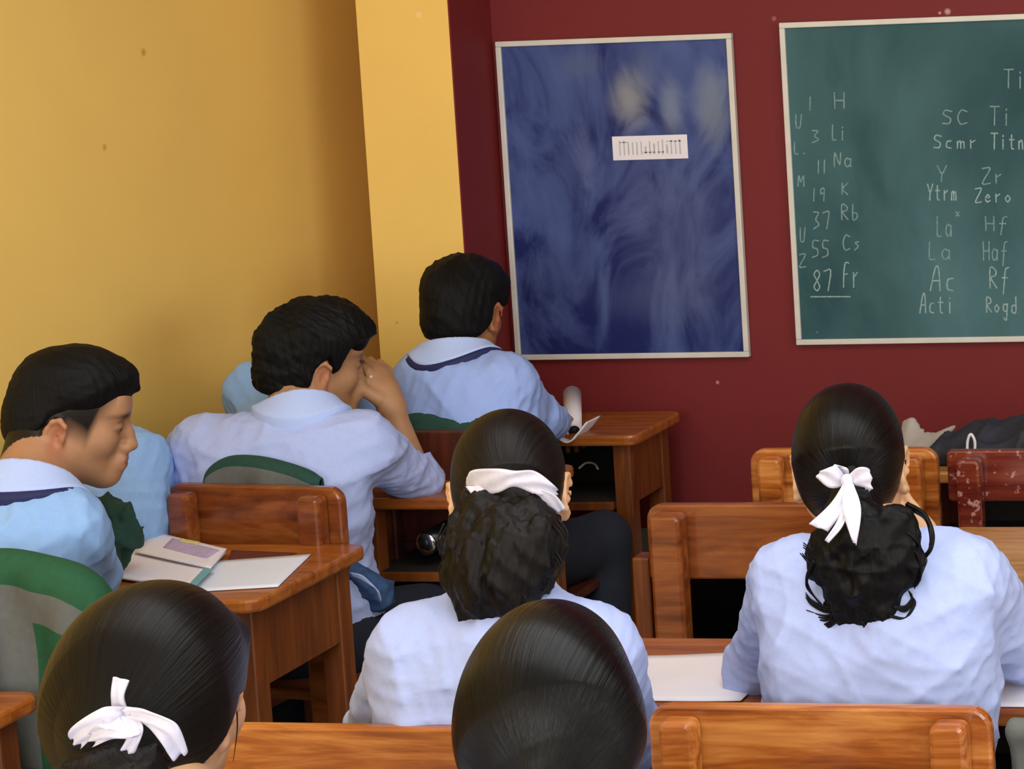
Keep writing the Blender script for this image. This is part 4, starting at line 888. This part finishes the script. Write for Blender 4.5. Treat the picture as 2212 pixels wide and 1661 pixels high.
ribbon(g3['root'], [
  ([R3(1828, 1038), R3(1800, 1030, -.012), R3(1768, 1024, -.008)], [WV((1825, 1030), (1832, 1046)), WV((1806, 1006), (1796, 1050)), WV((1775, 1016), (1764, 1030))], .002),
  ([R3(1828, 1034, .01), R3(1818, 1010, .002), R3(1800, 1008, .0)], [WV((1822, 1034), (1834, 1034)), WV((1806, 1004), (1830, 1012)), WV((1796, 1012), (1804, 1006))], 0),
  ([R3(1832, 1036), R3(1858, 1030, -.012), R3(1880, 1036, -.010), R3(1872, 1056, -.004)], [WV((1832, 1028), (1832, 1046)), WV((1852, 1014), (1856, 1054)), WV((1870, 1018), (1872, 1056)), WV((1866, 1050), (1878, 1060))], .002),
  ([R3(1832, 1042, -.006), R3(1812, 1090, -.045), R3(1768, 1140, -.070)], [WV((1826, 1040), (1838, 1046)), WV((1798, 1086), (1826, 1098)), WV((1752, 1134), (1790, 1148))], .002),
  ([R3(1834, 1042, -.01), R3(1840, 1100, -.060), R3(1845, 1172, -.085)], [WV((1826, 1042), (1842, 1042)), WV((1820, 1098), (1858, 1100)), WV((1838, 1168), (1848, 1178))], .002),
  ([R3(1833, 1080, -.045), R3(1815, 1130, -.068), R3(1786, 1170, -.078)], [WV((1829, 1080), (1837, 1080)), WV((1808, 1128), (1822, 1134)), WV((1782, 1168), (1790, 1174))], .001)])
f = Fld(); f.ell(R3(1830, 1040, -.008), (.009, .008, .011)); me, _ = mesh_field(f, .0025, 'knot'); link('ribbon_knot', me, 'ribbon_white', g3['root'])
# girl with the wide ribbon and brown puff
kn = legs(-1.43, 2.94, .42)
g2 = person('girl with a dark hair puff tied by a wide white ribbon, head bowed', (-1.44, 2.97, .52), at(1092, 1250, 3.03), at(1100, 1050, 3.15), rot(22, -30, 0),
   at(890, 1415, 2.98), at(1290, 1415, 2.98), at(815, 1590, 3.12), at(1350, 1600, 3.12), (-1.56, 3.34, .785), (-1.52, 3.28, .785), *kn, seed=81, sleeve=(.7, .7), chest=(.160, .095, .19))
f, cut = scalp_girl(g2['head'], g2['Rh'])
P = PX(3.03)
f.cap(P(1100, 1070, .06), P(1098, 1120, .02), .058, .052, k=.05); f.cap(P(1095, 1110, .03), P(1090, 1200, .02), .055, .05, k=.05)
cu = cut; nk2 = f.ops[-2:]; f.ops = f.ops[:-2]
f.post.append(cu)
gx2 = Fld(); gx2.ops = nk2
f.post.append(lambda P_, d: np.minimum(d, gx2.ev(P_)))
hair_obj(f, .0036, 'hair', 'hair_brown', g2['root'], P(1100, 1075), 150, axis=(0, 1, .2))
f = Fld(); f.ell(P(1092, 1110, -.015), (.062, .04, .045), k=.03); f.ell(P(1085, 1175, -.05), (.082, .052, .062), k=.04); f.ell(P(1078, 1240, -.065), (.068, .045, .05), k=.04); f.ell(P(1058, 1285, -.072), (.044, .032, .034), k=.04); f.cap(P(1035, 1295, -.075), P(1008, 1334, -.085), .026, .004, k=.02); f.cap(P(1090, 1295, -.075), P(1080, 1322, -.085), .026, .006, k=.02); f.cap(P(1185, 1160, -.04), P(1222, 1176, -.04), .022, .004, k=.03); f.cap(P(1120, 1260, -.065), P(1140, 1304, -.08), .024, .006, k=.03)
f.post.append(fold_noise(25, .006, 26)); f.post.append(strand_noise(25, (.1, 0, -1), .011, 46, .4)); f.post.append(strand_noise(26, (.1, 0, -1), .004, 130)); hair_obj(f, .0036, 'ponytail', 'hair_brown', g2['root'], P(1095, 1070), 150, lin=(-.1, .0, -1))
cs = []
wz = [[(960, 1130), (946, 1165), (950, 1200)], [(1205, 1120), (1226, 1150), (1222, 1185)], [(962, 1200), (948, 1235), (962, 1262)], [(1200, 1190), (1216, 1222), (1200, 1255)], [(1180, 1230), (1186, 1262), (1168, 1284)], [(985, 1255), (980, 1285), (996, 1306)], [(1150, 1262), (1152, 1290), (1134, 1310)]]
for c_ in wz:
    for k in range(3): cs.append([P(x+(k*5 if x < 1090 else -k*5), y+k*7, -.06-.012*i) for i, (x, y) in enumerate(c_)])
for (a, b, c) in [((1000, 1270), (1000, 1300), (1012, 1325)), ((1110, 1290), (1100, 1316), (1080, 1322)), ((1020, 1290), (1010, 1315), (1018, 1334)), ((1130, 1270), (1132, 1296), (1118, 1314))]:
    for k in range(3): cs.append([P(a[0], a[1]+k*6, -.085), P(b[0]+k*4, b[1], -.095), P(c[0]+k*5, c[1]-k*4, -.095)])
strands(g2['root'], cs, 'hair_brown', rad=.0018)
R2 = PX(3.02)
ribbon(g2['root'], [
  ([R2(1010, 1050, .004), R2(1030, 1042, -.015), R2(1075, 1038, -.030), R2(1110, 1034, -.034), R2(1150, 1040, -.026), R2(1185, 1056, -.012), R2(1202, 1066, .004)], [WV((1008, 1030), (1012, 1066), 3.02), WV((1022, 1018), (1036, 1072), 3.02), WV((1068, 1014), (1074, 1064), 3.02), WV((1112, 1016), (1110, 1050), 3.02), WV((1152, 1018), (1148, 1064), 3.02), WV((1188, 1040), (1180, 1070), 3.02), WV((1200, 1058), (1198, 1074), 3.02)], .0022),
  ([R2(1030, 1050, -.018), R2(1045, 1068, -.022), R2(1028, 1086, -.014)], [WV((1014, 1052), (1060, 1050), 3.02), WV((1022, 1066), (1072, 1060), 3.02), WV((1020, 1088), (1042, 1084), 3.02)], .002),
  ([R2(1160, 1060, -.02), R2(1190, 1080, -.012), R2(1214, 1102, -.0)], [WV((1150, 1064), (1172, 1058), 3.02), WV((1180, 1090), (1200, 1070), 3.02), WV((1206, 1104), (1222, 1096), 3.02)], .001)])
# near girl, sleek hair
kn = legs(-.95, 1.9, .42)
ng = person('girl in the foreground with sleek plain black hair and no ribbon, only head showing', (-.95, 1.88, .52), at(1165, 1750, 2.04), at(1190, 1530, 2.14), rot(18, -6, 0),
   (-1.15, 1.98, .93), (-.77, 1.98, .93), (-1.19, 2.10, .70), (-.72, 2.10, .70), (-1.08, 2.32, .66), (-.84, 2.32, .66), *kn, seed=91, sleeve=(.7, .7), hb=.0045, hs=.008)
f, cut = scalp_girl(ng['head'], ng['Rh'], )
P = PX(2.03)
f.ell(P(1190, 1560, .055), (.078, .06, .075), k=.04); f.cap(P(1195, 1620, .04), P(1200, 1685, .01), .058, .03, k=.05); f.post.append(cut)
hair_obj(f, .003, 'hair', 'hair_glossy', ng['root'], P(1198, 1690), 210, axis=(0, 1, .35))
f = Fld(); f.chain([P(1198, 1695, .01), P(1198, 1730, -.01), P(1195, 1800, -.01), P(1190, 1900, 0)], [.022, .034, .036, .02], k=.03); f.post.append(fold_noise(27, .006, 60)); hair_obj(f, .005, 'ponytail', 'hair_black', ng['root'], P(1198, 1650), 170, lin=(0, 0, -1))
bm = bmesh.new(); c0 = P(1198, 1705, .006); tube(bm, [c0+np.array((.027*math.cos(a), -.012-.024*math.sin(a)*.9, .006*math.sin(a))) for a in np.linspace(0, 2*math.pi, 25)], .005, 8); link('hair_tie', bm_mesh(bm, 'tie', True), 'navy_tie', ng['root'])
# left girl with ruffled ribbon
kn = legs(-1.44, 1.98, .42)
lg = person('girl in the bottom left foreground with dark hair and a ruffled white ribbon', (-1.43, 1.96, .52), at(375, 1760, 2.11), at(352, 1482, 2.21), rot(3, -12, 4),
   (-1.62, 2.05, .92), (-1.24, 2.05, .92), (-1.66, 2.17, .69), (-1.20, 2.17, .69), (-1.56, 2.40, .66), (-1.32, 2.40, .66), *kn, seed=101, sleeve=(.7, .7), hb=.004, hs=.008)
f, cut = scalp_girl(lg['head'], lg['Rh'], infl=.009)
P = PX(2.10)
f.ell(P(300, 1500, .06), (.075, .07, .085), k=.05); f.cap(P(275, 1560, .03), P(268, 1585, .005), .05, .028, k=.06); f.post.append(cut)
hair_obj(f, .003, 'hair', 'hair_sleek', lg['root'], P(268, 1588), 210, axis=(0, 1, .25))
f = Fld(); f.chain([P(262, 1600, .01), P(255, 1660, -.01), P(250, 1760, 0), P(248, 1850, .02)], [.03, .045, .045, .02], k=.03); f.post.append(fold_noise(28, .007, 60)); hair_obj(f, .004, 'ponytail', 'hair_brown', lg['root'], P(265, 1590), 170, lin=(0, 0, -1))
cs = [[lg['head']+lg['Rh']@np.array(v) for v in c] for c in ([(.07, .022, .0), (.079, .016, -.04), (.080, .012, -.075)],)]
strands(lg['root'], cs, 'hair_brown', rad=.0011)
R1 = PX(2.06); w1 = lambda a, b: WV(a, b, 2.06)
ribbon(lg['root'], [
  ([R1(262, 1545, .0), R1(254, 1505, -.012), R1(262, 1466, -.010)], [w1((238, 1540), (276, 1550)), w1((244, 1502), (268, 1508)), w1((246, 1462), (280, 1470))], .001),
  ([R1(275, 1540, -.01), R1(225, 1550, -.03), R1(180, 1580, -.028), R1(166, 1605, -.018)], [w1((276, 1528), (274, 1556)), w1((222, 1532), (232, 1572)), w1((158, 1568), (200, 1592)), w1((154, 1590), (180, 1606))], .003),
  ([R1(250, 1548, -.015), R1(262, 1578, -.04), R1(230, 1580, -.042), R1(198, 1598, -.036)], [w1((230, 1540), (285, 1545)), w1((222, 1560), (302, 1580)), w1((220, 1562), (245, 1596)), w1((190, 1588), (206, 1612))], .004),
  ([R1(280, 1545, -.02), R1(292, 1582, -.036), R1(276, 1622, -.03)], [w1((264, 1550), (298, 1542)), w1((272, 1588), (306, 1582)), w1((262, 1620), (288, 1630))], .002),
  ([R1(268, 1538, -.016), R1(312, 1548, -.03), R1(362, 1580, -.03), R1(388, 1632, -.014)], [w1((270, 1530), (266, 1552)), w1((318, 1534), (306, 1562)), w1((374, 1566), (346, 1598)), w1((406, 1626), (370, 1644))], .0035)])
# pencil near the mouth hand
a, b = at(798, 822, 4.615), at(786, 850, 4.61); bm = bmesh.new(); tube(bm, [a+(a-b)*.4, a, b], .0035, 8); o = link('pencil', bm_mesh(bm, 'p'), 'pencil_cream'); tag(o, 'short cream pencil held in the raised hand by the mouth of the thick haired boy', 'pencil')
a, b = at(392, 955, 4.60), at(378, 980, 4.58); a[2] = max(a[2], .82)
